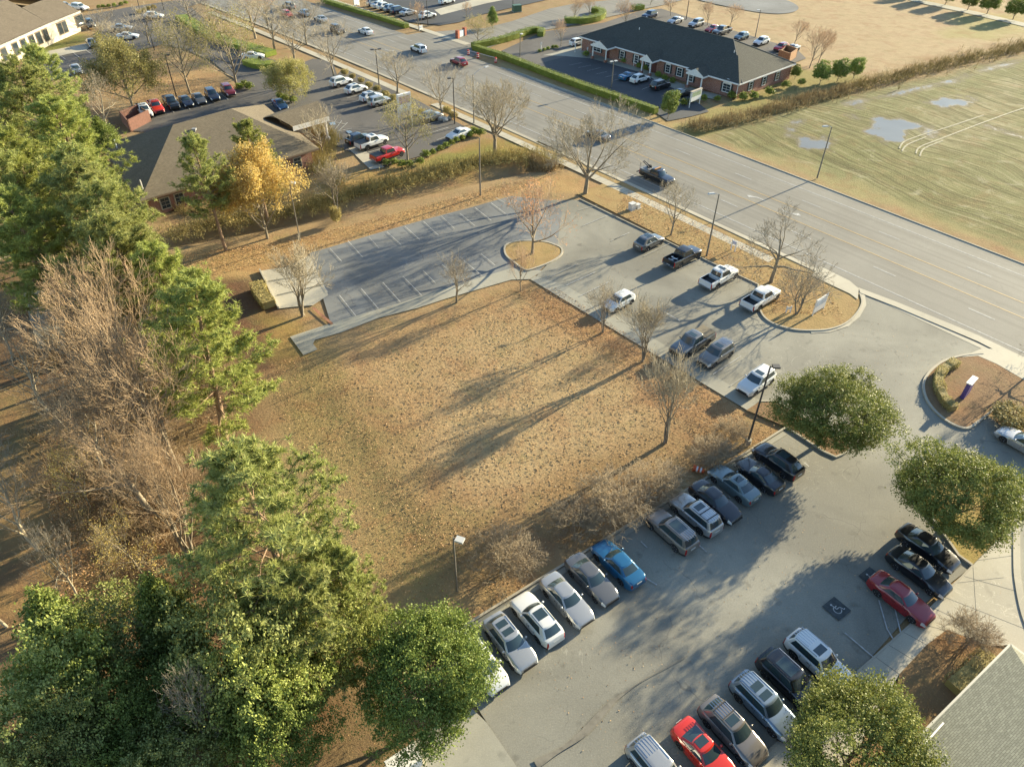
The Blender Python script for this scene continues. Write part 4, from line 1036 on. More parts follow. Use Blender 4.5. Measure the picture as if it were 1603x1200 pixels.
def skeleton(seed, H, trunk_h, levels, kids, ratios, angles, r0, up=.25, wob=.12, trunks=1, lead=True, flat=0.0, tmin=.009):
    """list of segments (p0,p1,r0,r1,level) and twig tips"""
    rng = random.Random(seed); S = []; tips = []
    def grow(p, d, L, r, lv):
        nseg = 4 if lv <= 1 else (3 if lv < levels else 2); pts = [p]; dd = d.copy(); pos = [(p, dd.copy(), r)]
        for i in range(nseg):
            wv = Vector((rng.gauss(0, wob), rng.gauss(0, wob), rng.gauss(0, wob)*.7)); dd = (dd+wv+Vector((0, 0, up*(.3 if lv == 0 else 1)*(1 if lv < 3 else .6)))).normalized()
            if lv == 0: dd = (dd+Vector((0, 0, .6))).normalized()
            q = p+dd*(L/nseg); ra = r*(1-.75*i/nseg) if lv > 0 else r*(1-.45*i/nseg); rb = r*(1-.75*(i+1)/nseg) if lv > 0 else r*(1-.45*(i+1)/nseg)
            S.append((p, q, max(ra, tmin), max(rb, tmin*.8), lv)); p = q; pos.append((q, dd.copy(), rb))
        if lv >= levels: tips.append(p); return
        k = kids[lv]; a0 = rng.random()*6.28
        for j in range(k):
            f = (.35+.65*(j+rng.random()*.6)/k) if lv > 0 else (trunk_h+(1-trunk_h)*(j+rng.random()*.5)/k)
            f = min(f, .99); i = min(int(f*nseg), nseg-1); t = f*nseg-i
            pp = pos[i][0].lerp(pos[i+1][0], t); dv = pos[i+1][1]; rr = pos[i][2]*(1-t)+pos[i+1][2]*t
            ax = dv.orthogonal().normalized(); ax.rotate(Matrix.Rotation(a0+j*2.4+rng.gauss(0, .3), 3, dv))
            an = math.radians(angles[lv]+rng.gauss(0, 8)); nd = (dv*math.cos(an)+ax*math.sin(an)).normalized()
            if flat: nd.z *= (1-flat); nd.normalize()
            l2 = L*ratios[lv]*(1.15-.45*f if lv > 0 else 1.1-.35*(j/k))*rng.uniform(.8, 1.15)
            grow(pp, nd, l2, max(rr*.60, tmin), lv+1)
        if lead: grow(p, dd, L*ratios[lv]*.7, max(pos[-1][2], tmin), lv+1)
    for t in range(trunks):
        if trunks == 1: d = Vector((rng.gauss(0, .03), rng.gauss(0, .03), 1))
        else:
            a = 6.28*t/trunks+rng.random(); d = Vector((math.cos(a)*.32, math.sin(a)*.32, 1))
        grow(Vector((rng.gauss(0, .05)*trunks*.3, rng.gauss(0, .05)*trunks*.3, -.05)), d.normalized(), H, r0, 0)
    return S, tips
def skel_mesh(name, S, mat, lv0, lv1, n):
    Q = [s for s in S if lv0 <= s[4] <= lv1]
    V, Fq = tubes([tuple(s[0]) for s in Q], [tuple(s[1]) for s in Q], [s[2] for s in Q], [s[3] for s in Q], n)
    return np_mesh(name, V, Fq, mat, 4, True)
def leaf_quads(C0, size, rng, updir=.4, aspect=.6, jitter=0.0, out=None):
    n = len(C0); a = rng.normal(size=(n, 3)); a[:, 2] += updir
    if out is not None: a = a+out*1.1
    a /= np.linalg.norm(a, axis=1, keepdims=True)
    u = np.cross(a, rng.normal(size=(n, 3))); u /= np.linalg.norm(u, axis=1, keepdims=True)+1e-9; v = np.cross(a, u)
    s = (size*rng.uniform(.6, 1.35, n))[:, None]
    P = np.stack([C0-u*s*.5, C0+v*s*aspect*.5, C0+u*s*.5, C0-v*s*aspect*.5], 1).reshape(-1, 3)
    Fq = np.arange(4*n).reshape(-1, 4); return P, Fq
PROTO = {}
def store(key, parts):
    """parts: [(name, mesh)], measured so that copies can be scaled to a height and a radius"""
    allv = []
    for nm, me in parts:
        a = np.empty(len(me.vertices)*3, np.float32); me.vertices.foreach_get('co', a); allv.append(a.reshape(-1, 3))
    A = np.concatenate(allv); hgt = float(np.percentile(A[:, 2], 99.6)); rad = float(np.percentile(np.hypot(A[:, 0], A[:, 1]), 90))
    PROTO[key] = (parts, hgt, rad)
def plant(key, x, y, hgt, rad, label, cat='tree', group=None, name='tree', rz=None, z=-.02, seed=0):
    parts, h0, r0 = PROTO[key]; rz = rz if rz is not None else (x*12.9898+y*78.233) % 6.283
    t = empty(name, (x, y, z), rz, label, cat, group, (rad/r0, rad/r0, hgt/h0))
    for nm, me in parts: link(bpy.data.objects.new(nm, me), t)
    return t
def bare_proto(key, seed, **k):
    tw = k.pop('twig', M_TWIG); tm = k.pop('bark', M_BARK); leaf = k.pop('leaf', None); nleaf = k.pop('nleaf', 0); lsz = k.pop('lsz', .16)
    S, tips = skeleton(seed, **k)
    parts = [('trunk', skel_mesh('trunk', S, tm, 0, 1, 6)), ('branches', skel_mesh('branches', S, tw, 2, 9, 3))]
    if leaf:
        r = np.random.RandomState(seed); T = np.array([tuple(q) for q in tips]); T = T[r.randint(0, len(T), nleaf)]+r.normal(scale=.28, size=(nleaf, 3))
        V, Fq = leaf_quads(T, lsz, r, -.1, .5); parts.append(('leaves', np_mesh('leaves', V, Fq, leaf, 4)))
    store(key, parts)
# ascending street tree, big spreading tree, vase-shaped shrubby tree, thin column, tall woodland tree
M_TWIGB = bark('brown_twigs', (.24, .18, .11), (.42, .34, .22))
bare_proto('street1', 11, tmin=.014, H=4.6, trunk_h=.40, levels=4, kids=[7,4,4,4], ratios=[1.0,.62,.62,.6], angles=[46,36,36,36], r0=.17, up=.12)
bare_proto('street2', 12, tmin=.014, H=4.0, trunk_h=.36, levels=4, kids=[8,4,4,4], ratios=[1.15,.6,.62,.6], angles=[56,40,38,38], r0=.19, up=.14, twig=M_TWIGG)
bare_proto('big1', 21, tmin=.014, H=4.0, trunk_h=.52, levels=5, kids=[8,4,4,4,4], ratios=[1.5,.64,.64,.62,.6], angles=[50,36,36,36,34], r0=.34, up=.09)
bare_proto('big2', 26, tmin=.014, H=4.0, trunk_h=.45, levels=5, kids=[8,4,4,4,4], ratios=[1.45,.62,.64,.62,.6], angles=[44,36,36,36,34], r0=.32, up=.12)
bare_proto('spread', 22, tmin=.014, H=3.4, trunk_h=.55, levels=5, kids=[6,4,3,3,3], ratios=[1.35,.66,.66,.64,.6], angles=[66,44,44,42,38], r0=.32, up=.04, wob=.2, twig=M_TWIGG)
bare_proto('maple', 23, tmin=.014, H=3.4, trunk_h=.42, levels=4, kids=[8,4,4,5], ratios=[1.35,.62,.62,.6], angles=[60,38,38,36], r0=.24, up=.10, twig=M_TWIGR, leaf=M_RUST, nleaf=900, lsz=.18)
bare_proto('vase1', 31, H=1.7, trunk_h=.6, levels=4, kids=[3,3,3,4], ratios=[1.2,.74,.68,.64], angles=[24,28,30,34], r0=.07, up=.10, trunks=4)
bare_proto('vase2', 32, H=1.9, trunk_h=.55, levels=4, kids=[3,3,4,3], ratios=[1.15,.74,.68,.64], angles=[30,32,34,36], r0=.08, up=.08, trunks=3, twig=M_TWIGG)
bare_proto('wood1', 41, H=7.5, trunk_h=.30, levels=4, kids=[11,5,5,5], ratios=[.70,.58,.6,.58], angles=[38,36,36,34], r0=.20, up=.16, twig=M_TWIGW)
bare_proto('wood2', 42, H=6.5, trunk_h=.15, levels=4, kids=[9,5,5,5], ratios=[.85,.62,.6,.58], angles=[34,32,34,34], r0=.18, up=.14, trunks=2, twig=M_TWIGW)
bare_proto('wood3', 43, H=5.5, trunk_h=.25, levels=4, kids=[8,5,4,4], ratios=[.85,.62,.6,.58], angles=[46,40,38,36], r0=.17, up=.08, wob=.2, twig=M_TWIGG, bark=M_TWIG)
bare_proto('column', 51, H=3.0, trunk_h=.28, levels=4, kids=[9,5,4,4], ratios=[.85,.62,.6,.6], angles=[40,34,36,36], r0=.10, up=.10, twig=M_TWIGR)
bare_proto('thicket', 61, H=1.1, trunk_h=.2, levels=4, kids=[4,4,4,4], ratios=[1.2,.78,.7,.62], angles=[46,42,42,42], r0=.03, up=.02, wob=.25, trunks=6, bark=M_TWIGB, twig=M_TWIGB, tmin=.007)
bare_proto('beech', 71, H=4.0, trunk_h=.3, levels=4, kids=[8,5,4,4], ratios=[.9,.6,.6,.6], angles=[55,45,40,40], r0=.12, up=.05, leaf=M_ORANGE, nleaf=2600, lsz=.17)
bare_proto('amber', 72, H=4.6, trunk_h=.2, levels=4, kids=[12,6,5,4], ratios=[1.05,.6,.6,.58], angles=[48,40,40,38], r0=.2, up=.12, leaf=M_ORANGE, nleaf=28000, lsz=.24)
bare_proto('willowoak', 73, H=5.0, trunk_h=.2, levels=4, kids=[12,6,5,4], ratios=[1.0,.6,.6,.58], angles=[58,42,40,38], r0=.25, up=.08, leaf=M_OLIVE, nleaf=26000, lsz=.26)
bare_proto('sparseoak', 74, H=5.2, trunk_h=.25, levels=4, kids=[10,5,4,4], ratios=[.95,.6,.6,.58], angles=[52,42,40,38], r0=.22, up=.10, leaf=M_OLIVE, nleaf=4500, lsz=.2, twig=M_TWIGG)

def leafy_proto(key, seed, mat, nclump=900, per=24, size=.17, shape='round', clump_r=.42, hgt=8.0, rad=5.0, z0=.09, low=.0, trunk_r=.22):
    """broad-leaved evergreen: trunk with limbs, and a crown of leaf clumps with gaps and an uneven outline"""
    r = np.random.RandomState(seed); lobes = []
    for i in range(26):
        a = r.rand()*6.283; e = math.asin(r.uniform(-.35, .95)); lobes.append((math.cos(a)*math.cos(e), math.sin(a)*math.cos(e), math.sin(e), r.uniform(.08, .30)))
    Lb = np.array(lobes); C0 = []; OUT = []
    while len(C0) < nclump:
        d = r.normal(size=3); d /= np.linalg.norm(d)
        if d[2] < -.55: continue
        bump = 0.76+(Lb[:, 3]*np.exp(-(1-(Lb[:, :3] @ d))*14)).sum()*1.0-.10*(math.sin(d[0]*9+seed)*math.sin(d[1]*8+1)*math.sin(d[2]*7))
        if shape == 'cone': k = (1-max(d[2], 0)*.0); 
        rr = bump*(r.uniform(.25, 1.0)**.38)
        if r.rand() < .12: rr *= 1.08
        zc = (hgt*(z0+(1-z0)*.5)); zr_ = hgt*(1-z0)*.5
        p = np.array([d[0]*rr*rad*.93, d[1]*rr*rad*.93, zc+d[2]*rr*zr_])
        if shape == 'cone':
            t = np.clip((p[2]-hgt*z0)/(hgt*(1-z0)), 0, 1); f = (1-t)**.62*1.25; p[0] *= f; p[1] *= f
        if p[2] < .25: continue
        C0.append(p); OUT.append(d)
    C0 = np.array(C0); OUT = np.array(OUT); cs = clump_r*r.uniform(.55, 1.5, len(C0))
    P = np.repeat(C0, per, 0)+r.normal(size=(len(C0)*per, 3))*np.repeat(cs, per)[:, None]*np.array([.62, .62, .42])
    V, Fq = leaf_quads(P, size, r, .15, .62, out=np.repeat(OUT, per, 0)*.5); parts = []
    S, tips = skeleton(seed, H=hgt*.45, trunk_h=.25, levels=3, kids=[8,4,3], ratios=[.75,.6,.6], angles=[52,40,40], r0=trunk_r, up=.1)
    parts.append(('trunk', skel_mesh('trunk', S, M_BARK, 0, 4, 6)))
    parts.append(('crown', np_mesh('crown', V, Fq, mat, 4))); store(key, parts)
    PROTO[key] = (parts, hgt, rad*.97)
leafy_proto('oak', 5, M_OAK, 1250, 56, .16, clump_r=.40)
leafy_proto('oak2', 6, M_OAK2, 1150, 56, .16, clump_r=.40)
leafy_proto('oak3', 7, M_OAK, 620, 48, .18, clump_r=.42, z0=.1)
leafy_proto('magnolia', 8, M_MAG, 480, 48, .21, clump_r=.42, z0=.04)
leafy_proto('magnolia2', 10, M_OLG, 480, 48, .19, clump_r=.42, z0=.04)
leafy_proto('cedar', 9, M_CEDAR, 600, 30, .16, 'cone', .3, hgt=7, rad=2.4, z0=.02, trunk_r=.14)
leafy_proto('holly', 14, M_CEDAR, 520, 26, .15, 'cone', .22, hgt=4.6, rad=1.7, z0=.0, trunk_r=.08)
leafy_proto('hollyround', 17, M_CEDAR, 520, 26, .15, 'round', .22, hgt=4.4, rad=1.9, z0=.0, trunk_r=.08)
leafy_proto('ball', 15, M_HEDGE, 130, 16, .12, 'round', .13, hgt=1.2, rad=.65, z0=.0, trunk_r=.03)
leafy_proto('shrub', 16, M_BRUSHG, 160, 20, .13, 'round', .2, hgt=1.4, rad=1.0, z0=.0, trunk_r=.03)

def pine_proto(key, seed, H=20, rad=4.6, mat=M_PINE, base=.38, ntuft=26, needle=.46, nneed=20):
    r = np.random.RandomState(seed); S = []; T = []
    top = Vector((r.normal()*.5, r.normal()*.5, H)); nseg = 14; pts = []
    for i in range(nseg+1):
        t = i/nseg; pts.append(Vector((top.x*t+math.sin(t*5+seed)*.12, top.y*t+math.cos(t*4+seed)*.12-.12*(1-t), H*t-.1)))
    for i in range(nseg): S.append((pts[i], pts[i+1], .26*(1-.88*i/nseg)+.02, .26*(1-.88*(i+1)/nseg)+.02, 0))
    def pos(t):
        f = min(t*nseg, nseg-1e-3); i = int(f); return pts[i].lerp(pts[i+1], f-i)
    t = base; a = r.rand()*6
    while t < .985:
        a += 2.4+r.normal()*.3; u = (t-base)/(1-base)
        L = rad*(math.sin(min(1, u*1.9+.35)*1.57)*(1-u)**.55+.10)*r.uniform(.6, 1.15)
        if u < .08 and r.rand() < .5: t += .012; continue
        p = pos(t); el = .05+.75*u+r.normal()*.12; d = Vector((math.cos(a)*math.cos(el), math.sin(a)*math.cos(el), math.sin(el)))
        n = 5; q = p; rr = .055*(1-.55*u)
        for i in range(n):
            d = (d+Vector((r.normal()*.10, r.normal()*.10, .07+r.normal()*.06))).normalized(); q2 = q+d*(L/n)
            S.append((q, q2, rr*(1-.8*i/n)+.008, rr*(1-.8*(i+1)/n)+.008, 1))
            if i >= 1:
                for s_ in range(3):
                    side = Vector((-d.y, d.x, 0)).normalized()*(1 if s_ % 2 else -1)
                    sd = (d*.7+side*r.uniform(.4, 1.0)+Vector((0, 0, r.uniform(-.05, .5)))).normalized(); sl_ = L*.26*r.uniform(.6, 1.2)*(1.2-.12*i); e = q2+sd*sl_
                    S.append((q2, e, .02, .008, 2)); 
                    T += [e, q2.lerp(e, .7)]
                    (T.append(q2.lerp(e, .35)+Vector(r.normal(size=3)*.15)) if r.rand() < .4 else None)
                    e2 = e+Vector(r.normal(size=3)*.32); S.append((e, e2, .01, .006, 2)); T.append(e2)
            q = q2
        T.append(q); t += (.0095+.004*u)
    T = np.array([tuple(q) for q in T]); N = len(T); k = nneed
    c = np.repeat(T, k, 0); d = r.normal(size=(N*k, 3)); d[:, 2] += .45; d /= np.linalg.norm(d, axis=1, keepdims=True)
    L = needle*r.uniform(.6, 1.1, N*k)[:, None]; sd = np.cross(d, r.normal(size=d.shape)); sd /= np.linalg.norm(sd, axis=1, keepdims=True)+1e-9
    wv = .030
    V = np.stack([c-sd*wv, c+sd*wv, c+d*L], 1).reshape(-1, 3); Fq = np.arange(len(V)).reshape(-1, 3)
    parts = [('trunk', skel_mesh('trunk', S, M_PBARK, 0, 0, 8)), ('branches', skel_mesh('branches', S, M_PBARK, 1, 2, 4)), ('crown', np_mesh('crown', V, Fq, mat, 3))]
    PROTO[key] = (parts, H, rad); return N
pine_proto('pine1', 101, base=.22); pine_proto('pine2', 102, base=.30, mat=M_PINE2); pine_proto('pine3', 103, base=.40, rad=5.2, mat=M_PINE2); pine_proto('youngpine', 104, H=12, rad=4.2, base=.1, needle=.36, mat=M_PINE2)

def byb(key, base, ty, rpx, label, **k):
    """tree from the pixel of its foot, the pixel row of its top and its half width in pixels"""
    x, y = at(*base); hgt = height_of(base, ty); rad = pxsize(base[0], (base[1]+ty)/2, rpx, hgt*.6)
    return plant(key, x, y, hgt, rad, label, **k)
def byt(key, top, hgt, rad, label, **k):
    """tree whose foot is hidden: pixel of its top, height and radius"""
    x, y = at(top[0], top[1], hgt); return plant(key, x, y, hgt, rad, label, **k)
GP = 'tall pines along the left edge of the lawn'
byb('pine1', (352,702), 445, 118, 'tall pine with bare lower trunk leaning over the middle of the lawn edge', group=GP, name='pine_tree')
byb('pine2', (262,575), 345, 92, 'tall pine with bare trunk left of the concrete pad', group=GP, name='pine_tree')
byb('pine2', (478,985), 695, 145, 'big pale green pine beside the narrow lower end of the lawn', group=GP, name='pine_tree')
byt('youngpine', (445,915), 10.5, 5.2, 'bushy pine below the big pale green pine, beside the round oak', group=GP, name='pine_tree')
byt('youngpine', (520,870), 9, 3.2, 'small bushy pine at the lawn edge left of the slim lamp post', group=GP, name='pine_tree')
for q, hgt, rad, key, lab in (
 ((28,100),19,6.4,'pine3','tall pine at the left picture edge just below the stone office'),
 ((95,150),18,6.2,'pine1','tall pine in the upper left grove nearest the pale bare tree'),
 ((118,228),18,5.4,'pine2','tall pine in the upper left grove beside the yellow-green cedar'),
 ((25,205),19,6.4,'pine1','tall pine at the left edge halfway down the upper grove'),
 ((172,335),16,4.8,'pine3','tall pine overlapping the lower left corner of the brown roof'),
 ((95,265),18,6.2,'pine2','tall pine in the middle of the upper left grove'),
 ((-30,110),19,6.2,'pine2','tall pine cut by the left picture edge beside the stone office'),
 ((30,300),17,5.8,'pine1','tall pine at the lower end of the upper left grove'),
 ((60,75),17,5.0,'pine2','uppermost pine of the grove, right below the stone office wall'),
 ((140,300),17,5.6,'pine3','pine low in the upper left grove above the ruddy bare trees'),
 ((240,375),15,4.4,'pine1','pine at the right end of the grove, between brown roof and lawn'),
 ((-25,250),18,6.0,'pine3','tall pine mostly outside the left picture edge')):
    byt(key, q, hgt, rad, lab, group='pines of the upper left grove', name='pine_tree')
byb('pine2', (355,392), 212, 50, 'dark slim-trunked pine in front of the brown roof, left of the amber tree', name='pine_tree')
byb('pine1', (419,345), 195, 50, 'pine standing behind the amber-leaved tree by the brown roof', name='pine_tree')
byt('amber', (388,236), 12, 5.2, 'tree full of amber yellow leaves beside the brown-roofed office', name='amber_leaved_tree', z=0)
byb('shrub', (527,350), 322, 9, 'small orange shrub on the ditch bank below the bare tree', cat='shrub', name='shrub')
byt('cedar', (150,185), 7, 3.0, 'yellow-green cedar at the corner of the upper left grove by the brick enclosure', name='cedar_tree')
byt('cedar', (110,145), 6, 2.0, 'dark narrow cedar at the edge of the brown grass strip', name='cedar_tree')
# thicket of bare woodland trees
GW = 'bare woodland trees on the left'
for base, ty, rp, key, lab in (
 ((282,742),470,120,'wood2','tall bare tree with ruddy fan of twigs, trunk beside the middle lawn pine'),
 ((232,645),395,95,'wood1','tall bare tree with ruddy twigs behind the pine left of the concrete pad'),
 ((195,620),450,80,'wood2','ruddy bare tree above the grey slab at the left'),
 ((235,800),610,100,'wood1','bare ruddy tree spreading left beside the orange undergrowth'),
 ((160,740),580,85,'wood3','greyish bare tree in the middle of the left woodland'),
 ((300,880),690,75,'wood2','bare tree right beside the big pale green pine crown'),
 ((190,540),385,70,'wood1','slender bare tree below the upper left grove'),
 ((75,640),500,70,'wood3','grey bare tree between the slab and the left picture edge'),
 ((60,420),330,55,'wood3','grey bare tree against the shade under the upper left grove'),
 ((20,560),430,50,'wood3','grey bare tree at the left picture edge beside the slab'),
 ((60,860),680,80,'wood3','grey leafless tree by the left edge above the long shadows'),
 ((10,980),800,70,'wood3','pale leafless tree at the left edge above the evergreens'),
 ((120,930),810,50,'wood3','small grey leafless tree among the long shadows'),
 ((170,205),110,35,'wood3','pale bare tree rising from the edge of the upper left grove'),
 ((345,1190),1040,55,'wood3','pale bare tree among the dark evergreens at the bottom')):
    byb(key, base, ty, rp, lab, group=GW, name='bare_tree')
byb('beech', (140,790), 700, 40, 'young tree with orange leaves among the left woodland', name='young_beech_tree')
byb('beech', (225,900), 810, 50, 'low tree with orange leaves beside the pale green pine', name='young_beech_tree')
byb('beech', (40,480), 440, 25, 'small orange-leaved tree by the slab', name='young_beech_tree')
# evergreens bottom left
GE = 'broad evergreens in the lower left corner'
for q, hgt, rad, key, lab in (
 ((50,925),9.8,2.6,'cedar','dark green cedar nearest the left edge, topmost of the corner evergreens'),
 ((225,905),10.4,2.2,'cedar','dark conical cedar standing out against the leaf litter'),
 ((245,935),8.5,2.2,'magnolia','bright green young magnolia in front of the dark conical cedar'),
 ((160,950),8.5,4.0,'magnolia2','broad grey-green evergreen left of the dark conical cedar'),
 ((60,1010),9.8,3.6,'magnolia','yellow-green evergreen at the left edge under the dark cedar'),
 ((15,1080),9.8,3.8,'magnolia2','rounded evergreen at the left picture edge, second from the bottom'),
 ((340,930),11.6,4.6,'magnolia2','large grey-green evergreen under the pale green pine'),
 ((270,1040),7.9,3.6,'oak3','dark evergreen in the middle of the corner group'),
 ((400,1030),9.8,3.6,'magnolia','dense evergreen under the bushy pine'),
 ((170,1090),7.3,3.2,'magnolia','bright evergreen between the bare pale tree and the left edge group'),
 ((60,1150),8.5,3.2,'magnolia2','evergreen touching the bottom left corner'),
 ((420,1110),7.3,3.0,'oak3','low dark evergreen at the lower end of the corner group'),
 ((500,960),8.5,3.0,'magnolia','dark shaded evergreen at the lawn side of the corner group'),
 ((250,1160),7.3,3.2,'magnolia2','low evergreen cut by the bottom edge below the pale bare tree'),
 ((150,1190),7.3,3.4,'oak3','low evergreen cut by the bottom edge beside the corner')):
    byt(key, q, hgt, rad, lab, group=GE, name='evergreen_tree')
# round live oaks
def oak(key, q, hgt, rad, label, zc=.55):
    x, y = at(q[0], q[1], hgt*zc); return plant(key, x, y, hgt, rad, label, name='live_oak_tree', group='round evergreen oaks of the parking lots')
oak('oak', (668,1062), 8.6, 4.3, 'round dark green oak at the left end of the lower lot')
oak('oak2', (1303,645), 7.2, 4.9, 'round oak on the kerbed strip beside the lot entrance')
oak('oak2', (1505,776), 7.6, 4.9, 'round yellowish oak on the planter at the right picture edge')
oak('oak2', (1343,1168), 7.6, 4.4, 'oak at the bottom edge covering the noses of parked vehicles')
byt('shrub', (1590,640), 1.6, 2.0, 'dark low shrub at the right end of the hedged island', cat='shrub', name='shrub')
# bare street trees
for key, base, ty, rp, lab, gr in (
 ('big1',(916,303),158,76,'largest bare roadside tree at the corner of the upper lot','t'),
 ('big2',(775,240),122,56,'big bare tree on the lawn end of the office lot beside the ditch','t'),
 ('street2',(692,181),98,42,'dark bare tree by the boulders along the pavement','t'),
 ('street1',(622,146),78,40,'bare roadside tree with a few rusty leaves near the pylon sign','t'),
 ('street1',(1050,368),282,36,'bare tree on the verge behind the grey crossover','t'),
 ('spread',(1207,442),325,74,'wide gnarled bare tree on the verge beside the white pickups','t'),
 ('vase2',(1246,492),410,40,'multi-stemmed bare tree on the sign island','m'),
 ('maple',(833,398),278,62,'spreading maple with last rusty leaves on the round island','t'),
 ('vase1',(473,494),388,44,'multi-stemmed bare tree at the concrete pad','m'),
 ('vase2',(715,473),395,30,'bare myrtle on the upper lawn edge between the bays','m'),
 ('column',(815,455),380,22,'slim bare tree at the top corner of the lawn','m'),
 ('vase2',(943,520),436,26,'bare tree on the lawn edge beside the white compact hatchback','m'),
 ('vase1',(1007,565),464,38,'bare tree on the lawn edge left of the pickup with tan cover','m'),
 ('vase1',(1042,693),560,48,'bare tree in the lawn corner with a long forked shadow','m'),
 ('street2',(523,122),28,40,'tall bare tree at the junction corner of the office lot','t'),
 ('sparseoak',(372,139),12,50,'tall bare tree with yellowish twigs above the dark red utility vehicle','t'),
 ('sparseoak',(298,147),20,44,'tall olive-twigged tree behind the dark grey sedan','t'),
 ('sparseoak',(638,250),150,40,'thin-leaved tree behind the red pickup truck','t'),
 ('willowoak',(455,160),92,36,'pale green willow oak at the office canopy','t'),
 ('willowoak',(208,168),58,52,'large olive willow oak beside the white pickup at the left row end','t'),
 ('street2',(300,38),-25,38,'rusty-twigged tree near the top edge, left part','t'),
 ('street1',(462,104),25,45,'bare tree beside the willow oak near the driveway','t'),
 ('street1',(400,60),-15,45,'pale bare tree by the shrub bank near the top edge','t'),
 ('maple',(420,40),-40,40,'bare tree with rusty leaves at the shrub bank near the top edge','t'),
 ('street2',(160,60),12,34,'pale bare tree between the stone office and the willow oak','t'),
 ('street1',(190,85),30,38,'pale bare tree directly behind the willow oak','t'),
 ('street1',(507,248),165,34,'bare tree in front of the office canopy gable','t'),
 ('vase2',(528,330),245,34,'small bare tree on the ditch bank near the orange shrub','m'),
 ('street1',(235,70),10,34,'pale bare tree between the white driving crossover and the willow oak','t'),
 ('street2',(335,70),-6,40,'rusty bare tree at the upper end of the shrub bank','t'),
 ('street1',(430,78),-2,40,'bare tree at the lower end of the shrub bank','t'),
 ('street2',(480,70),-10,36,'bare tree between driveway and the far cars','t'),
 ('street1',(72,72),38,14,'small ruddy tree in front of the stone office wall','t'),
 ('column',(655,48),2,13,'small pale tree beside the white crossover across the junction','t'),
 ('column',(574,18),-8,10,'tiny bare tree by the white sign across the junction','t'),
 ('column',(730,30),2,8,'tiny yellowish tree on the grass strip across the junction','t'),
 ('column',(878,73),30,15,'small bare tree on the mulch bed of the brick building forecourt','t'),
 ('column',(899,31),-4,15,'left of the two small bare trees behind the looped hedge','t'),
 ('column',(922,25),-6,13,'right of the two small bare trees behind the looped hedge','t'),
 ('column',(980,42),-2,16,'ruddy bare tree touching the ridge end of the dark roof','t'),
 ('column',(1050,25),-4,13,'small bare tree near the lamp post behind the dark roof','t'),
 ('column',(1107,40),2,14,'small ruddy tree behind the red sedan row','t'),
 ('column',(1143,40),6,15,'small round bare tree behind the dark grey pickup','t'),
 ('column',(1243,70),30,16,'small bare tree behind the brown timber enclosure','t'),
 ('column',(1267,106),42,22,'larger bare tree right of the brown timber enclosure','t'),
 ('column',(1281,98),44,18,'bare tree just behind the larger one right of the timber enclosure','t'),
 ('column',(1018,8),-20,12,'small bare tree at the top edge by the far hedge','t'),
 ('spread',(1612,585),500,38,'bare tree at the right picture edge on the hedged island','t')):
    byb(key, base, ty, rp, lab, name='bare_tree', group='bare street trees' if gr == 't' else 'small bare ornamental trees')
byb('sparseoak', (748,70), 22, 22, 'dark twiggy round tree beside the brick entrance sign', name='bare_tree')
byb('holly', (771,44), 10, 11, 'dense green cone tree right of the brick entrance sign', name='evergreen_tree')
byb('hollyround', (1045,186), 141, 15, 'clipped cone-shaped evergreen at the end of the long hedge', name='evergreen_tree')
for i, (b, ty, rp, lab) in enumerate((((1283,132),97,14,'first of three dark evergreens in a row, nearest the building'), ((1310,128),93,14,'middle of three dark evergreens in a row'), ((1335,124),89,13,'last of three dark evergreens in a row, farthest from the building'), ((1244,124),102,8,'small dark evergreen touching the corner of the brick building'))):
    byb('hollyround', b, ty, rp, lab, name='evergreen_tree', group='dark evergreens beside the brick building')
for i, (b, ty, rp) in enumerate((((1396,-14),-38,12), ((1425,-6),-34,13), ((1450,0),-30,14), ((1479,8),-22,14), ((1514,16),-16,15), ((1545,22),-12,16), ((1586,30),-4,17))):
    if i >= 2: byb('hollyround', b, ty, rp, ('first','second','third','fourth','last')[i-2]+' of the evergreens along the far track, counted from the left', name='evergreen_tree', group='evergreens along the far track')
    else: byb('hollyround', b, ty, rp, ('outermost left evergreen at the top edge by the far track','left evergreen at the top edge by the far track, second from outside')[i], name='evergreen_tree', group='evergreens along the far track')
# pale bare shrubs by the lawn kerb
for q, hgt, rad, lab in (((965,775),2.6,3.3,'wide pale bare shrub left of the grey-brown utility vehicle'), ((1030,745),2.2,2.6,'pale bare shrub behind the grey-brown utility vehicle'), ((905,800),2.0,2.2,'low pale shrub beside the bright blue sedan'),
 ((797,862),3.0,2.6,'pale bare shrub above the white wagon'), ((1118,700),1.8,2.2,'low grey shrub beside the orange barrel'), ((1150,665),1.5,1.8,'low grey shrub near the foot of the tall lamp post'),
 ((1525,985),2.6,1.8,'bare twiggy shrub in the planting bed by the lower right roof')):
    x, y = at(q[0], q[1]+8, hgt*.5); plant('thicket', x, y, hgt, rad, lab, 'shrub', 'pale leafless shrubs', 'bare_shrub')
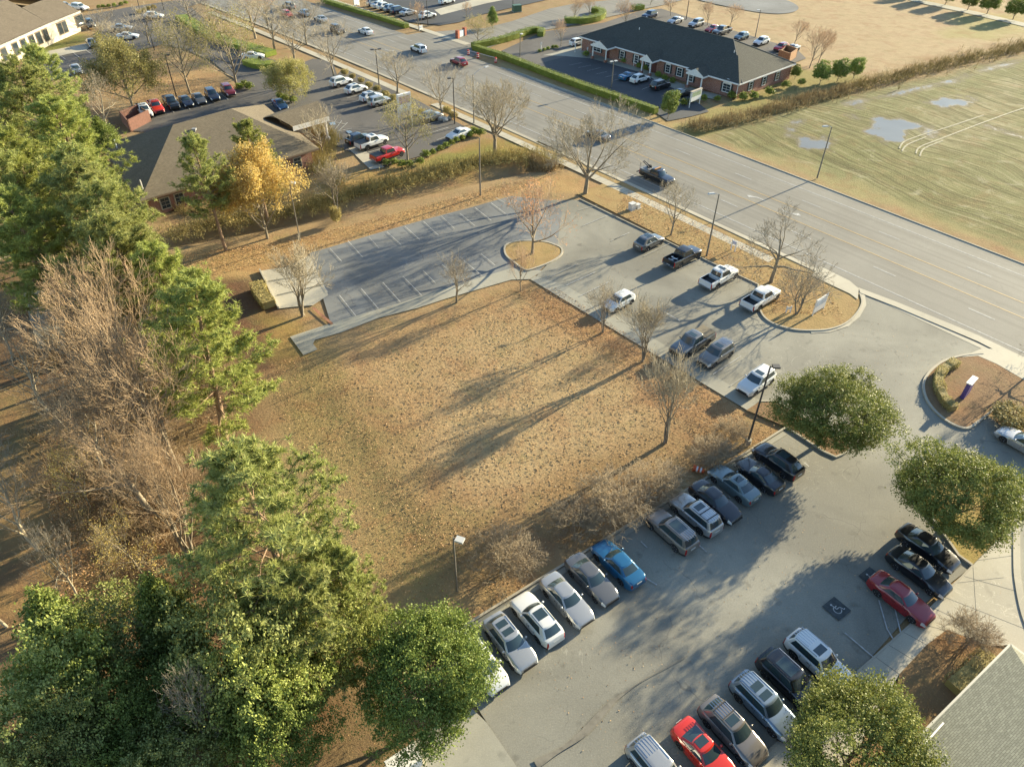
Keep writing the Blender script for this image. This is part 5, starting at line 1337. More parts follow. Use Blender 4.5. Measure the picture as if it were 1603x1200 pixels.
# clipped balls, hedges
def balls(pts, rpx, words, group, key='ball'):
    n = len(pts); o = ['first','second','third','fourth','fifth','sixth','seventh','eighth','ninth','tenth','eleventh','twelfth','thirteenth','fourteenth','fifteenth','sixteenth']
    for i, q in enumerate(pts):
        r_ = pxsize(q[0], q[1], rpx if not hasattr(rpx, '__len__') else rpx[i]); x, y = at(*q)
        plant(key, x, y, r_*1.7, r_, '%s %s' % (o[i], words), 'shrub', group, 'clipped_shrub')
balls([(606,258),(618,257),(630,261),(642,260),(658,256),(668,246),(677,241),(688,236),(697,231),(706,227),(715,222),(724,219),(735,214),(744,211),(752,212)], [6,6,7,6,6,7,5,5,5,5,5,5,6,7,6], 'clipped shrub from the red pickup along the office lot edge', 'clipped shrubs along the office lot edge')
balls([(1070,165),(1082,160),(1100,158),(1122,158),(1145,155),(1162,157),(1180,155),(1204,149),(1228,137),(1254,133)], [6,5,6,5,7,7,7,7,6,6], 'clipped shrub round the right end of the brick building, counted from the left', 'clipped shrubs round the brick building')
balls([(917,88),(948,86),(978,99),(1000,107),(1011,110),(1030,121),(1041,126),(1052,130)], 5, 'low shrub along the front wall of the brick building, counted from the left', 'low shrubs along the brick front')
balls([(845,82),(852,80),(858,78),(865,76),(871,76)], 3, 'dark little shrub on the forecourt mulch bed, counted from the left', 'little shrubs on the forecourt mulch bed')
balls([(155,14),(163,13),(171,12),(179,11),(190,9),(198,7)], 3.2, 'little shrub along the lane near the top left, counted from the left', 'little shrubs along the lane near the top left')
balls([(218,22),(226,20),(233,17),(242,15)], 4, 'rusty low shrub behind the white driving crossover, counted from the left', 'rusty shrubs at the lane corner', 'shrub')
balls([(447,158),(440,155),(460,160)], 6, 'yellowish shrub at the foot of the pale green willow oak, counted outward', 'shrubs round the willow oak foot')
balls([(382,137),(390,140),(376,140)], 6, 'green shrub on the kerbed tip beside the dark red utility vehicle, counted outward', 'shrubs on the kerbed tip')
balls([(540,118),(552,124),(566,130),(578,138),(590,144),(604,152),(615,160),(628,166),(640,170),(660,180),(700,178),(710,186)], [6,5,5,6,6,6,7,7,6,6,7,7], 'low shrub on the bank between pavement and office lot, counted from the junction', 'shrubs between pavement and office lot', 'shrub')
def hedge(name, pts, width, hgt, mat, label, dens=70, size=.13, sm=True, z=0, cat='hedge'):
    W = [at(*q) for q in (smooth_line(pts, 4) if sm else pts)]; r = np.random.RandomState(int(abs(W[0][0]*100)) % 9999); P = []; N_ = []
    for a, b in zip(W[:-1], W[1:]):
        L = math.dist(a, b); n = int(L*(width+2*hgt)*dens); t = r.rand(n)[:, None]; c = np.array(a)*(1-t)+np.array(b)*t
        d = (np.array(b)-np.array(a))/(L+1e-9); nn = np.array([-d[1], d[0]]); s = r.rand(n)*(width+2*hgt)
        lat = np.where(s < hgt, -width/2, np.where(s > hgt+width, width/2, s-hgt-width/2)); zz = np.where(s < hgt, s, np.where(s > hgt+width, width+2*hgt-s, hgt))
        wob = 1+.10*np.sin(c[:, 0]*2.1+c[:, 1]*1.7)+.06*np.sin(c[:, 0]*5.3-c[:, 1]*4.1)
        p = np.concatenate([c+nn*(lat*wob)[:, None], (zz*wob)[:, None]+z], 1)+r.normal(scale=size*.35, size=(n, 3)); P.append(p)
        o = np.concatenate([nn*np.sign(lat)[:, None]*(np.abs(lat) > width*.45)[:, None], (zz > hgt*.95)[:, None]*1.0], 1); N_.append(o)
    P = np.concatenate(P); P[:, 2] = np.maximum(P[:, 2], z+.02)
    V, Fq = leaf_quads(P, size, r, .2, .65, out=np.concatenate(N_))
    t = empty(name, (0, 0, 0), 0, label, cat); link(bpy.data.objects.new('foliage', np_mesh('foliage', V, Fq, mat, 4)), t)
    A = offset_line(W, width*.42); B = offset_line(W, -width*.42); n = len(W); mb = MB()
    mb.add([(*q, z) for q in A]+[(*q, z+hgt*.9) for q in A]+[(*q, z+hgt*.9) for q in B]+[(*q, z) for q in B], [(k*n+i, k*n+i+1, (k+1)*n+i+1, (k+1)*n+i) for i in range(n-1) for k in range(3)]+[(0, n, 2*n, 3*n), (n-1, 4*n-1, 3*n-1, 2*n-1)])
    mb.build('inner_twigs', mat, t); return t
hedge('hedge', [(742,78),(790,93),(850,116),(920,142),(980,162),(1027,178)], 1.5, 1.2, M_HEDGE, 'long clipped hedge between the main road and the brick building forecourt', 60)
hedge('hedge', [(740,76),(770,70),(800,62),(830,52),(846,52),(846,58)], 1.7, 1.3, M_HEDGE, 'curved hedge loop beside the forecourt entrance lane', 50)
hedge('hedge', [(883,36),(915,36),(940,30),(940,22),(926,20)], 2.0, 1.4, M_HEDGE, 'hooked hedge beside the two small bare trees', 45)
hedge('hedge', [(990,16),(1006,14)], 2.0, 1.2, M_HEDGE, 'short hedge at the far corner behind the dark roof', 45, sm=False)
hedge('hedge', [(505,3),(560,20),(600,32),(637,44)], 1.6, 1.0, M_HEDGE, 'clipped hedge along the pavement across the junction', 45)
hedge('hedge', [(1495,572),(1476,582),(1467,595),(1468,612),(1476,630),(1490,645)], .9, .75, M_BRUSHG, 'low grey-green curved hedge on the island at the right edge', 200, .10, z=.1)
hedge('shrub_bank', [(285,30),(330,58),(375,74),(425,88)], 3.6, 1.1, M_HEDGE, 'irregular shrub bank between driveway and road near the top left', 30, cat='shrubs')
hedge('shrub_bank', [(388,100),(408,106),(430,104)], 3.0, 1.1, M_HEDGE, 'low junipers in front of the white car under the shrub bank', 30, cat='shrubs')
hedge('hedge', [(405,450),(410,466),(423,482)], 1.7, 1.0, M_BRUSHG, 'overgrown hedge behind the concrete pad', 90, .13)
hedge('shrub_bank', [(1545,1030),(1520,1060),(1490,1085)], 1.6, .8, M_BRUSHG, 'low shrubs between planting bed and lower right roof', 90, .12, z=.1, cat='shrubs')
def brush(name, pts, width, hgt, n, mat, label, twigs=0, size=.22, seed=1):
    """wild growth nobody could count: one object"""
    W = [at(*q) for q in smooth_line(pts, 4)]; r = np.random.RandomState(seed); L = np.array([math.dist(a, b) for a, b in zip(W[:-1], W[1:])]); cum = L/L.sum()
    nc = n//16; seg = r.choice(len(L), nc, p=cum); t = r.rand(nc)[:, None]; A = np.array(W)[:-1][seg]; B = np.array(W)[1:][seg]; c = A*(1-t)+B*t
    g_ = np.sin(c[:, 0]*.9+seed)*np.sin(c[:, 1]*.8+2*seed)+np.sin(c[:, 0]*.37+c[:, 1]*.5); c = c+r.normal(scale=width*.33, size=(nc, 2))*(1+.35*g_)[:, None]; hh = hgt*r.uniform(.1, 1.0, nc)**1.3*np.clip(1+.55*g_, .25, 2)
    P = np.repeat(np.concatenate([c, hh[:, None]*.6], 1), 16, 0)+r.normal(size=(nc*16, 3))*[.3, .3, .2]*np.repeat(r.uniform(.6, 1.5, nc), 16)[:, None]; P[:, 2] = np.abs(P[:, 2])-.1
    V, Fq = leaf_quads(P, size, r, .1, .35)
    if twigs:
        q = np.concatenate([A[:1]*0+c[r.randint(0, nc, twigs)], np.zeros((twigs, 1))], 1); e = q+r.normal(size=(twigs, 3))*[.35, .35, .1]+np.stack([np.zeros(twigs)]*2+[hgt*r.uniform(.6, 1.5, twigs)], 1)
        V2, F2 = tubes(q, e, np.full(twigs, .022), np.full(twigs, .012), 3); Fq = np.concatenate([Fq, F2+len(V)]); V = np.concatenate([V, V2])
    return tag(link(bpy.data.objects.new(name, np_mesh(name, V, Fq, mat, 4))), label, 'undergrowth', kind='stuff')
brush('undergrowth', [(490,325),(560,302),(640,282),(720,262),(800,246),(868,256)], 3.4, 1.1, 26000, M_BRUSHG, 'wild growth covering the ditch between the lots', 2500)
brush('undergrowth', [(830,250),(850,262),(868,262)], 1.5, 1.0, 5000, M_BRUSH, 'dark dead brush over the ditch culvert', 900, seed=2)
brush('undergrowth', [(260,372),(330,352),(400,342),(490,325)], 3.2, .9, 9000, M_BRUSHG, 'weeds along the shaded end of the ditch', 800, seed=3)
brush('undergrowth', [(1078,200),(1130,192),(1200,176),(1260,158),(1330,140)], 3.2, 1.0, 15000, M_BRUSH, 'brown scrub along the edge of the muddy field', 3500, seed=4)
brush('undergrowth', [(1330,140),(1400,122),(1480,102),(1560,84),(1640,66)], 4.2, 1.0, 16000, M_BRUSHG, 'weedy scrub line between the tan field and the muddy field', 3000, seed=5)
brush('undergrowth', [(490,200),(520,220),(500,255),(530,290)], 3.0, 1.4, 8000, M_BRUSHG, 'scrubby bed at the side of the brown-roofed office', 1200, seed=6)
brush('undergrowth', [(240,300),(300,330),(380,330),(450,300)], 3.5, 1.0, 9000, M_BRUSHG, 'low growth below the wall of the brown-roofed office', 600, seed=7)
brush('undergrowth', [(100,700),(200,760),(260,840),(330,900)], 8, 1.3, 8000, M_BRUSH, 'dry undergrowth beneath the bare woodland', 2500, seed=8)
brush('undergrowth', [(60,560),(160,520),(250,600),(330,700)], 8, 1.3, 6000, M_BRUSH, 'dry undergrowth around the grey slab', 1800, seed=9)
# leaf litter: single leaves on the lawns
def litter(pts_list, n, mat, label, seed, size=.13, z0=.015):
    r = np.random.RandomState(seed); out = []
    for poly, k in pts_list:
        W = P2(poly); lo, hi = W.min(0), W.max(0); tot = 0
        while tot < k:
            c = r.uniform(lo, hi, (k*3, 2)); ins = np.zeros(len(c), bool)
            for (ax, ay), (bx, by) in zip(W, np.roll(W, -1, 0)):
                ins ^= ((ay > c[:, 1]) != (by > c[:, 1])) & (c[:, 0] < (bx-ax)*(c[:, 1]-ay)/(by-ay+1e-12)+ax)
            c = c[ins]; out.append(c[:k-tot]); tot += len(c[:k-tot])
    c = np.concatenate(out); P = np.concatenate([c, np.full((len(c), 1), z0)+r.uniform(0, .05, (len(c), 1))], 1)
    V, Fq = leaf_quads(P, size, r, 1.6, .8)
    return tag(link(bpy.data.objects.new('fallen_leaves', np_mesh('fallen_leaves', V, Fq, mat, 4))), label, 'leaves', kind='stuff')
M_FALL = foliage('fallen_leaf_litter', [(.22,.11,.05), (.38,.22,.10), (.54,.38,.20)], .1, .8, .2)
M_FALLO = foliage('orange_leaf_litter', [(.30,.15,.06), (.50,.30,.13), (.66,.48,.25)], .1, .8, .2)
litter([([(500,585),(600,520),(760,465),(835,440),(1000,545),(1170,645),(1230,672),(1000,800),(770,950),(690,930),(560,700)], 15000), ([(800,455),(870,450),(1040,560),(1170,650),(1100,690),(950,560)], 7000), ([(420,560),(520,560),(620,740),(740,850),(700,960),(560,900),(500,760),(440,650)], 5000)], 0, M_FALL, 'brown leaves scattered over the central lawn', 1, .10)
litter([([(270,400),(480,370),(800,285),(860,275),(800,303),(480,395),(300,440)], 7000), ([(60,680),(240,700),(250,900),(100,960)], 9000), ([(100,135),(240,105),(380,135),(230,170)], 7000)], 0, M_FALLO, 'orange leaves lying on verges and woodland floor', 2, .12)
litter([([(484,396),(740,324),(860,313),(840,430),(560,505)], 500), ([(909,313),(1187,447),(1100,600),(880,450)], 450), ([(772,960),(1231,680),(1400,980),(900,1190)], 700), ([(1350,475),(1500,560),(1440,640),(1230,600)], 250), ([(1347,1047),(1522,886),(1590,950),(1481,987)], 250)], 0, M_FALLO, 'few stray leaves lying on the asphalt and walks', 3, .075)
litter([([(960,330),(985,300),(1200,395),(1290,440),(1320,495),(1210,490),(1192,450)], 5000)], 0, M_FALLO, 'orange leaves lying on the roadside verge and sign island', 5, .12, .10)
M_TUFT = foliage('dry_grass_blades', [(.24,.16,.08), (.38,.27,.14), (.48,.36,.20)], .3, .8, .5)
def tufts(poly, n, seed, label, mat, hgt=.16):
    r = np.random.RandomState(seed); W = P2(poly); lo, hi = W.min(0), W.max(0); c = r.uniform(lo, hi, (n*3, 2)); ins = np.zeros(len(c), bool)
    for (ax, ay), (bx, by) in zip(W, np.roll(W, -1, 0)): ins ^= ((ay > c[:, 1]) != (by > c[:, 1])) & (c[:, 0] < (bx-ax)*(c[:, 1]-ay)/(by-ay+1e-12)+ax)
    c = c[ins]; E = np.full(len(c), 1e9)
    for a0, b0 in zip(W, np.roll(W, -1, 0)):
        dd = b0-a0; tt = np.clip(((c-a0) @ dd)/(dd @ dd), 0, 1); E = np.minimum(E, np.hypot(*(c-a0-tt[:, None]*dd).T))
    c = c[E > r.rand(len(c))*5][:n]; n = len(c); P = np.concatenate([c, np.full((n, 1), -.05)], 1)
    a = r.rand(n)*6.28; wv = r.uniform(.05, .13, n); d = np.stack([np.cos(a)*wv, np.sin(a)*wv, np.zeros(n)], 1); lean = r.normal(scale=.06, size=(n, 3)); lean[:, 2] = hgt*r.uniform(.5, 1.4, n)
    V = np.stack([P-d, P+d, P+d*.6+lean, P-d*.6+lean], 1).reshape(-1, 3)
    return tag(link(bpy.data.objects.new('grass_tufts', np_mesh('grass_tufts', V, np.arange(len(V)).reshape(-1, 4), mat, 4))), label, 'grass', kind='stuff')
LAWN = [(500,585),(600,520),(700,485),(835,440),(1000,545),(1170,645),(1230,672),(1000,800),(770,950),(700,960),(620,800)]
tufts(LAWN, 5000, 4, 'rough dry grass tufts of the central lawn', M_TUFT, .04)
# ------------------------------------------------------------------ buildings
def shingles(name, col, row=.14):
    m, t, b = new_mat(name); h = NT(t); uv = h.n('UVMap'); p = world_vec(h)
    br = h.n('TexBrick'); br.inputs['Scale'].default_value = 1; br.inputs['Brick Width'].default_value = .33; br.inputs['Row Height'].default_value = row
    br.inputs['Mortar Size'].default_value = .012; br.inputs['Bias'].default_value = -.1; br.inputs['Mortar Smooth'].default_value = .3
    br.inputs['Color1'].default_value = (*[c*1.14 for c in col], 1); br.inputs['Color2'].default_value = (*[c*.78 for c in col], 1); br.inputs['Mortar'].default_value = (*[c*.35 for c in col], 1)
    h.l(uv.outputs[0], br.inputs['Vector']); n = h.noise(p, .35, 5, .6)
    c = h.mix(h.rng(n, .35, .7, 0, .45), br.outputs['Color'], tuple(x*.7 for x in col))
    n2 = h.noise(scaled(h, uv.outputs[0], 1.2, .12), 1.0, 4, .6); c = h.mix(h.rng(n2, .5, .7, 0, .35), c, tuple(x*.62 for x in col))
    n3 = h.noise(p, 9, 2); c = h.mix(h.rng(n3, .55, .7, 0, .25), c, tuple(min(1, x*1.6) for x in col))
    h.l(c, b.inputs['Base Color']); b.inputs['Roughness'].default_value = .9; b.inputs['Specular IOR Level'].default_value = .2
    h.l(h.bump(br.outputs['Fac'], -.5, .02), b.inputs['Normal']); return m
def bricks(name, c1, c2, w_=.22, hh=.075, mortar=(.4,.36,.3)):
    m, t, b = new_mat(name); h = NT(t); uv = h.n('UVMap'); br = h.n('TexBrick'); br.inputs['Scale'].default_value = 1; br.inputs['Brick Width'].default_value = w_; br.inputs['Row Height'].default_value = hh; br.inputs['Mortar Size'].default_value = .008
    br.inputs['Color1'].default_value = (*c1, 1); br.inputs['Color2'].default_value = (*c2, 1); br.inputs['Mortar'].default_value = (*mortar, 1)
    h.l(uv.outputs[0], br.inputs['Vector']); n = h.noise(world_vec(h), .8, 4); c = h.mix(h.rng(n, .35, .7, 0, .3), br.outputs['Color'], tuple(x*.6 for x in c1))
    h.l(c, b.inputs['Base Color']); b.inputs['Roughness'].default_value = .9; return m
M_RBROWN = shingles('brown_shingles', (.17,.14,.095)); M_RDARK = shingles('charcoal_shingles', (.085,.085,.07)); M_RPALE = shingles('pale_green_grey_shingles', (.235,.235,.18), .13)
M_RTAN = shingles('taupe_shingles', (.17,.14,.10))
M_BRICK = bricks('red_brick', (.30,.10,.05), (.22,.07,.04)); M_STONE = bricks('cream_stone', (.62,.56,.44), (.50,.44,.33), .6, .3, (.4,.36,.28))
M_TRIMW = plain('white_trim', (.72,.70,.64), .5, noise=.06); M_WIN = plain('window_glass', (.03,.04,.045), .06, 0, .9); M_SHUT = plain('dark_shutter', (.02,.03,.03), .6)
def nrm(v): return v/np.linalg.norm(v)
def roof_face(mb, pts):
    """roof plane with UV in metres: u along the first edge"""
    P = [np.array(q, float) for q in pts]; u = nrm(P[1]-P[0]); n = nrm(np.cross(P[1]-P[0], P[2]-P[0])); v = np.cross(n, u)
    mb.poly([tuple(q) for q in P], 0, [((q-P[0]) @ u, (q-P[0]) @ v) for q in P])
def wall_face(mb, a, b, z0, z1):
    L = math.dist(a, b); mb.poly([(*a, z0), (*b, z0), (*b, z1), (*a, z1)], 0, [(0, z0), (L, z0), (L, z1), (0, z1)])
def eave_trim(mb, pts, z, w_=.14, hh=.2):
    n = len(pts)
    for i in range(n):
        a, b = Vector(pts[i]), Vector(pts[(i+1) % n]); d = b-a; c = (a+b)/2; mb.box((c.x, c.y, z), (d.length+w_, w_, hh), math.atan2(d.y, d.x))
def window(parent, c, az, wd, hh, z, shutters=True, arch=False, frame=M_TRIMW, grid=True):
    """window in a wall whose outward direction is az"""
    u = Vector((math.cos(az), math.sin(az))); mb = MB(); cx, cy = c[0]+u.x*.04, c[1]+u.y*.04
    mb.box((cx, cy, z), (.10, wd+.24, hh+.24), az)
    if arch: mb.tube((cx-u.x*.05, cy-u.y*.05, z+hh/2), (cx+u.x*.05, cy+u.y*.05, z+hh/2), wd/2+.12, n=16)
    f = mb.build('window', frame, parent); mb = MB(); gx_, gy_ = c[0]+u.x*.10, c[1]+u.y*.10; s = Vector((-u.y, u.x))
    if not grid: mb.box((gx_, gy_, z), (.03, wd*.94, hh*.94), az)
    for i in (-1, 1) if grid else ():
        for j in range(-1, 2): mb.box((gx_+s.x*i*wd*.25, gy_+s.y*i*wd*.25, z+j*hh/3), (.03, wd*.46, hh*.29), az)
    mb.build('pane', M_WIN, f)
    if shutters:
        for i in (-1, 1):
            mb = MB(); mb.box((cx+s.x*i*(wd/2+.32), cy+s.y*i*(wd/2+.32), z), (.08, .36, hh+.15), az); mb.build('shutter', M_SHUT, f)
def downspout(parent, c, z):
    mb = MB(); mb.tube((*c, 0), (*c, z), .06, n=6); mb.build('downspout', M_TRIMW, parent)
# --- brown-roofed office
E0, E1, E2 = [np.array(at(*q, 3.0)) for q in ((158,227), (219,315), (499,232))]; E3 = E0+E2-E1
A1 = np.array(at(271,195,7)); A2 = np.array(at(362,170,7)); a_ = nrm(E0-E1); b_ = nrm(E2-E1)
off = empty('office_building', (*((E0+E2)/2), 0), 0, 'brick office with large brown hip roof and white gabled canopy', 'building')
off_loc = off.location.copy()
def child(mb, name, mat, parent, loc, smooth=None):
    o = mb.build(name, mat, parent, smooth); return o
def at_zero(e): e.location = (0, 0, 0); return e
at_zero(off)
mb = MB(); q3 = lambda p, z: (p[0], p[1], z)
roof_face(mb, [q3(E1,3), q3(E2,3), q3(A2,7), q3(A1,7)]); roof_face(mb, [q3(E2,3), q3(E3,3), q3(A2,7)]); roof_face(mb, [q3(E3,3), q3(E0,3), q3(A1,7), q3(A2,7)]); roof_face(mb, [q3(E0,3), q3(E1,3), q3(A1,7)])
mb.poly([q3(p, 2.98) for p in (E0, E3, E2, E1)], 0, [(0,0),(1,0),(1,1),(0,1)])
rf = mb.build('roof', M_RBROWN, off)
mb = MB(); eave_trim(mb, [tuple(p) for p in (E1, E2, E3, E0)], 2.86); mb.build('fascia', plain('brown_fascia', (.16,.11,.07), .6), off)
W0, W1, W2, W3 = [p+((E0+E2)/2-p)/np.linalg.norm((E0+E2)/2-p)*1.3 for p in (E0, E1, E2, E3)]
mb = MB()
for p, q in ((W1, W2), (W2, W3), (W3, W0), (W0, W1)): wall_face(mb, tuple(p), tuple(q), 0, 2.9)
mb.build('wall', M_BRICK, off)
azf = math.atan2(-a_[1], -a_[0])
for f in (.09,.17,.80,.90):
    c = W1+(W2-W1)*f; window(off, tuple(c), math.atan2(W1[0]-W2[0], W2[1]-W1[1]) if False else math.atan2(-(W2-W1)[0], (W2-W1)[1]), 1.2, 1.5, 1.4, False, frame=plain('tan_frame', (.40,.34,.26), .6))
vx, vy = at(305,207,6); mb = MB(); mb.tube((vx,vy,5.2), (vx,vy,6.4), .22, n=8); mb.box((vx,vy,6.45), (.6,.6,.25)); mb.build('chimney', plain('grey_vent', (.25,.25,.24), .5), rf)
for q in ((180,222),(220,285),(448,178)):
    x, y = at(*q, 4.6); mb = MB(); mb.tube((x,y,3.6), (x,y,4.9), .09, n=6); mb.build('vent_pipe', M_TRIMW, rf)
K = [np.array(at(*q, 5)) for q in ((398,182), (484,152), (514,176), (457,192))]
mb = MB(); mb.poly([q3(p, 5.0) for p in K]); roof2 = mb.build('canopy_roof', M_RBROWN, off); mb = MB()
KM = [(K[0]+K[3])/2, (K[1]+K[2])/2]
bm_ = MB(); roof_face(bm_, [q3(K[3],4.4), q3(K[2],4.4), q3(KM[1],5.6), q3(KM[0],5.6)]); roof_face(bm_, [q3(K[1],4.4), q3(K[0],4.4), q3(KM[0],5.6), q3(KM[1],5.6)]); bm_.build('canopy_gable', M_RBROWN, off)
mb = MB(); mb.poly([q3(K[2],3.6), q3(K[1],3.6), q3(K[1],4.4), q3(KM[1],5.55), q3(K[2],4.4)]); mb.poly([q3(K[3],3.6), q3(K[2],3.6), q3(K[2],4.38), q3(K[3],4.38)]); mb.poly([q3(K[0],3.6), q3(K[1],3.6), q3(K[1],4.38), q3(K[0],4.38)]); mb.build('canopy_fascia', M_TRIMW, off)
bpy.data.objects.remove(roof2)
for p in (K[2], K[1]):
    c = p+((K[0]+K[3])/2-p)*.08; mb = MB(); mb.box((c[0],c[1],.5), (.7,.7,1.0)); mb.tube((c[0],c[1],1), (c[0],c[1],3.6), .2, n=10); mb.build('column', M_TRIMW, off)
# --- red brick building
C1, C0, C2 = [np.array(at(*q, 3.0)) for q in ((1162,130.5), (907,57), (1243,99))]; u1 = nrm(C0-C1); u2 = np.array([u1[1], -u1[0]])
if u2 @ (C2-C1) < 0: u2 = -u2
LB, WB = np.linalg.norm(C0-C1), 19.2
br = empty('brick_building', (0,0,0), 0, 'long red brick building with dark hip roof, white porticos and dark shutters', 'building')
def bp(s, t, z): q = C1+u1*s+u2*t; return (q[0], q[1], z)
h2 = WB/2; ZR = 7.3; ZE = 3.0
mb = MB()
roof_face(mb, [bp(LB,0,ZE), bp(0,0,ZE), bp(h2,h2,ZR), bp(LB-h2,h2,ZR)]); roof_face(mb, [bp(0,0,ZE), bp(0,WB,ZE), bp(h2,h2,ZR)]); roof_face(mb, [bp(0,WB,ZE), bp(LB,WB,ZE), bp(LB-h2,h2,ZR), bp(h2,h2,ZR)]); roof_face(mb, [bp(LB,WB,ZE), bp(LB,0,ZE), bp(LB-h2,h2,ZR)])
# front wing at the right with a hip of its own
wg = 12.5
roof_face(mb, [bp(wg,-1.0,ZE), bp(0,-1.0,ZE), bp(5.2,5.2,6.0), bp(7.3,5.2,6.0)]); roof_face(mb, [bp(0,-1.0,ZE), bp(0,5,ZE+.02), bp(5.2,5.2,6.0)]); roof_face(mb, [bp(wg,5,ZE), bp(wg,-1.0,ZE), bp(7.3,5.2,6.0)])
rf = mb.build('roof', M_RDARK, br)
for q in ((20,12),(26,12.5),(34,12),(7,6.5),(31,6)):
    c = bp(q[0], q[1], 0); zz = ZE+(ZR-ZE)*(min(q[1], WB-q[1])/h2); m2 = MB(); m2.tube((c[0],c[1],zz-.1), (c[0],c[1],zz+.45), .08, n=6); m2.build('vent_pipe', M_TRIMW, rf)
m2 = MB()
for a_1, b_1 in ((bp(h2,h2,ZR+.03), bp(LB-h2,h2,ZR+.03)), (bp(0,0,ZE+.03), bp(h2,h2,ZR+.03)), (bp(0,WB,ZE+.03), bp(h2,h2,ZR+.03)), (bp(LB,0,ZE+.03), bp(LB-h2,h2,ZR+.03))): m2.tube(a_1, b_1, .10, n=5)
m2.build('ridge_caps', plain('ridge_cap', (.14,.135,.115), .9), rf)
mb = MB(); eave_trim(mb, [bp(0,-1.0,0)[:2], bp(0,WB,0)[:2], bp(LB,WB,0)[:2], bp(LB,0,0)[:2], bp(wg,0,0)[:2], bp(wg,-1.0,0)[:2]], ZE-.1, .16, .24); mb.build('fascia', M_TRIMW, br)
mb = MB(); wl = [bp(.5,-.5,0)[:2], bp(.5,WB-.5,0)[:2], bp(LB-.5,WB-.5,0)[:2], bp(LB-.5,.5,0)[:2], bp(wg-.5,.5,0)[:2], bp(wg-.5,-.5,0)[:2]]
for i in range(6): wall_face(mb, wl[i], wl[(i+1) % 6], 0, 2.9)
mb.build('wall', M_BRICK, br)
azf = math.atan2(-u2[1], -u2[0]); azs = math.atan2(-u1[1], -u1[0])
for px_, py_, wd, ar in ((928,77,2.2,0),(970,88,1.0,0),(997,93,1.0,0),(1017,98,1.0,0),(1051.6,106,1.0,1),(1068,112,1.1,0),(1083,121,1.0,0),(1135,139,1.7,1)):
    q = np.array(at(px_, py_, 1.5))-C1; s_ = float(q @ u1); t_ = -.5 if s_ < wg-.5 else .5
    window(br, bp(s_, t_, 0)[:2], azf, wd, 1.5, 1.55, True, bool(ar))
for px_, py_ in ((1178,136),(1199,128),(1219,120)):
    q = np.array(at(px_, py_, 1.5))-C1; window(br, bp(.5, float(q @ u2), 0)[:2], azs, 1.0, 1.5, 1.55)
for s_, t_ in ((.45,-.55),(wg-.4,.4),(27,.4),(LB-.4,.4)): downspout(br, bp(s_, t_, 0)[:2], 2.8)
for (pa, pb) in (((934.6,90),(951,97)), ((1018,111),(1031,114.5)), ((1085.5,134),(1105.3,140))):
    qa = np.array(at(*pa))-C1; qb = np.array(at(*pb))-C1; sa, sb = float(qa @ u1), float(qb @ u1); tf = min(float(qa @ u2), float(qb @ u2)); tf = min(max(tf, -3.6), -2.2); sm_ = (sa+sb)/2; hw_ = abs(sa-sb)/2+.55
    mb = MB(); zE, zP = 2.95, 4.1
    roof_face(mb, [bp(sm_-hw_,tf-.3,zE), bp(sm_-hw_,3.2,zE), bp(sm_,3.2,zP), bp(sm_,tf-.3,zP)]); roof_face(mb, [bp(sm_+hw_,3.2,zE), bp(sm_+hw_,tf-.3,zE), bp(sm_,tf-.3,zP), bp(sm_,3.2,zP)])
    po = mb.build('portico', M_RDARK, br); mb = MB(); mb.poly([bp(sm_+hw_,tf-.32,zE-.3), bp(sm_-hw_,tf-.32,zE-.3), bp(sm_-hw_,tf-.32,zE), bp(sm_,tf-.32,zP-.02), bp(sm_+hw_,tf-.32,zE)])
    for sg in (-1, 1):
        a = bp(sm_+sg*hw_,tf-.3,zE-.15); b = bp(sm_+sg*hw_,.3,zE-.15); c = [(a[i]+b[i])/2 for i in range(3)]; mb.box(c, (math.dist(a, b), .1, .3), math.atan2(u2[1], u2[0]))
    mb.build('gable', M_TRIMW, po)
    for sg in (-1, 1):
        c = bp(sm_+sg*(hw_-.5), tf, 0); mb = MB(); mb.box((c[0],c[1],.3), (.55,.55,.6), azf); cb = mb.build('column_base', M_BRICK, po); cb.data.uv_layers.new(name='UVMap')
        mb = MB(); mb.tube((c[0],c[1],.6), (c[0],c[1],2.7), .16, .13, 10); mb.box((c[0],c[1],2.68), (.42,.42,.1), azf); mb.build('column', M_TRIMW, po)
    c = bp(sm_, .45, 1.1); mb = MB(); mb.box(c, (.1, 1.1, 2.1), azf); mb.build('door', plain('dark_red_door', (.12,.04,.03), .4), br)
M_STONE2 = plain('bronze_frame', (.16,.12,.08), .5)
# --- stone office at the top left
def wq(px_, py_, z): return np.array(at(px_, py_, z))
S0 = wq(-70,104,4.2); S1 = wq(78,37,4.2); S2 = wq(125,18,4.2); inn = np.array([-u2[1]*0-1.0, .28]); inn = nrm(np.array([-.93, .36]))
st = empty('stone_building', (0,0,0), 0, 'cream stone office with taupe roof and tall dark windows', 'building')
mb = MB(); D = 11.0
roof_face(mb, [q3(S0,4.2), q3(S1,4.2), q3(S1+inn*D,8.2), q3(S0+inn*D,8.2)]); roof_face(mb, [q3(S1,4.2), q3(S2,4.2), q3(S2+inn*7,6.8), q3(S1+inn*7,6.8)])
roof_face(mb, [q3(S2,4.2), q3(S2+inn*26,4.2), q3(S2+inn*13-nrm(S2-S1)*9,8.2), q3(S2+inn*7,6.8)]); roof_face(mb, [q3(S1+inn*D,8.2), q3(S2+inn*13-nrm(S2-S1)*9,8.2), q3(S2+inn*26,4.2), q3(S0+inn*26,4.2), q3(S0+inn*D,8.2)])
mb.build('roof', M_RTAN, st)
mb = MB(); ws = [S0-nrm(S1-S0)*0+inn*.8, S1+inn*.8, S2+inn*.8-nrm(S2-S1)*.8, S2+inn*25-nrm(S2-S1)*.8, S0+inn*25]
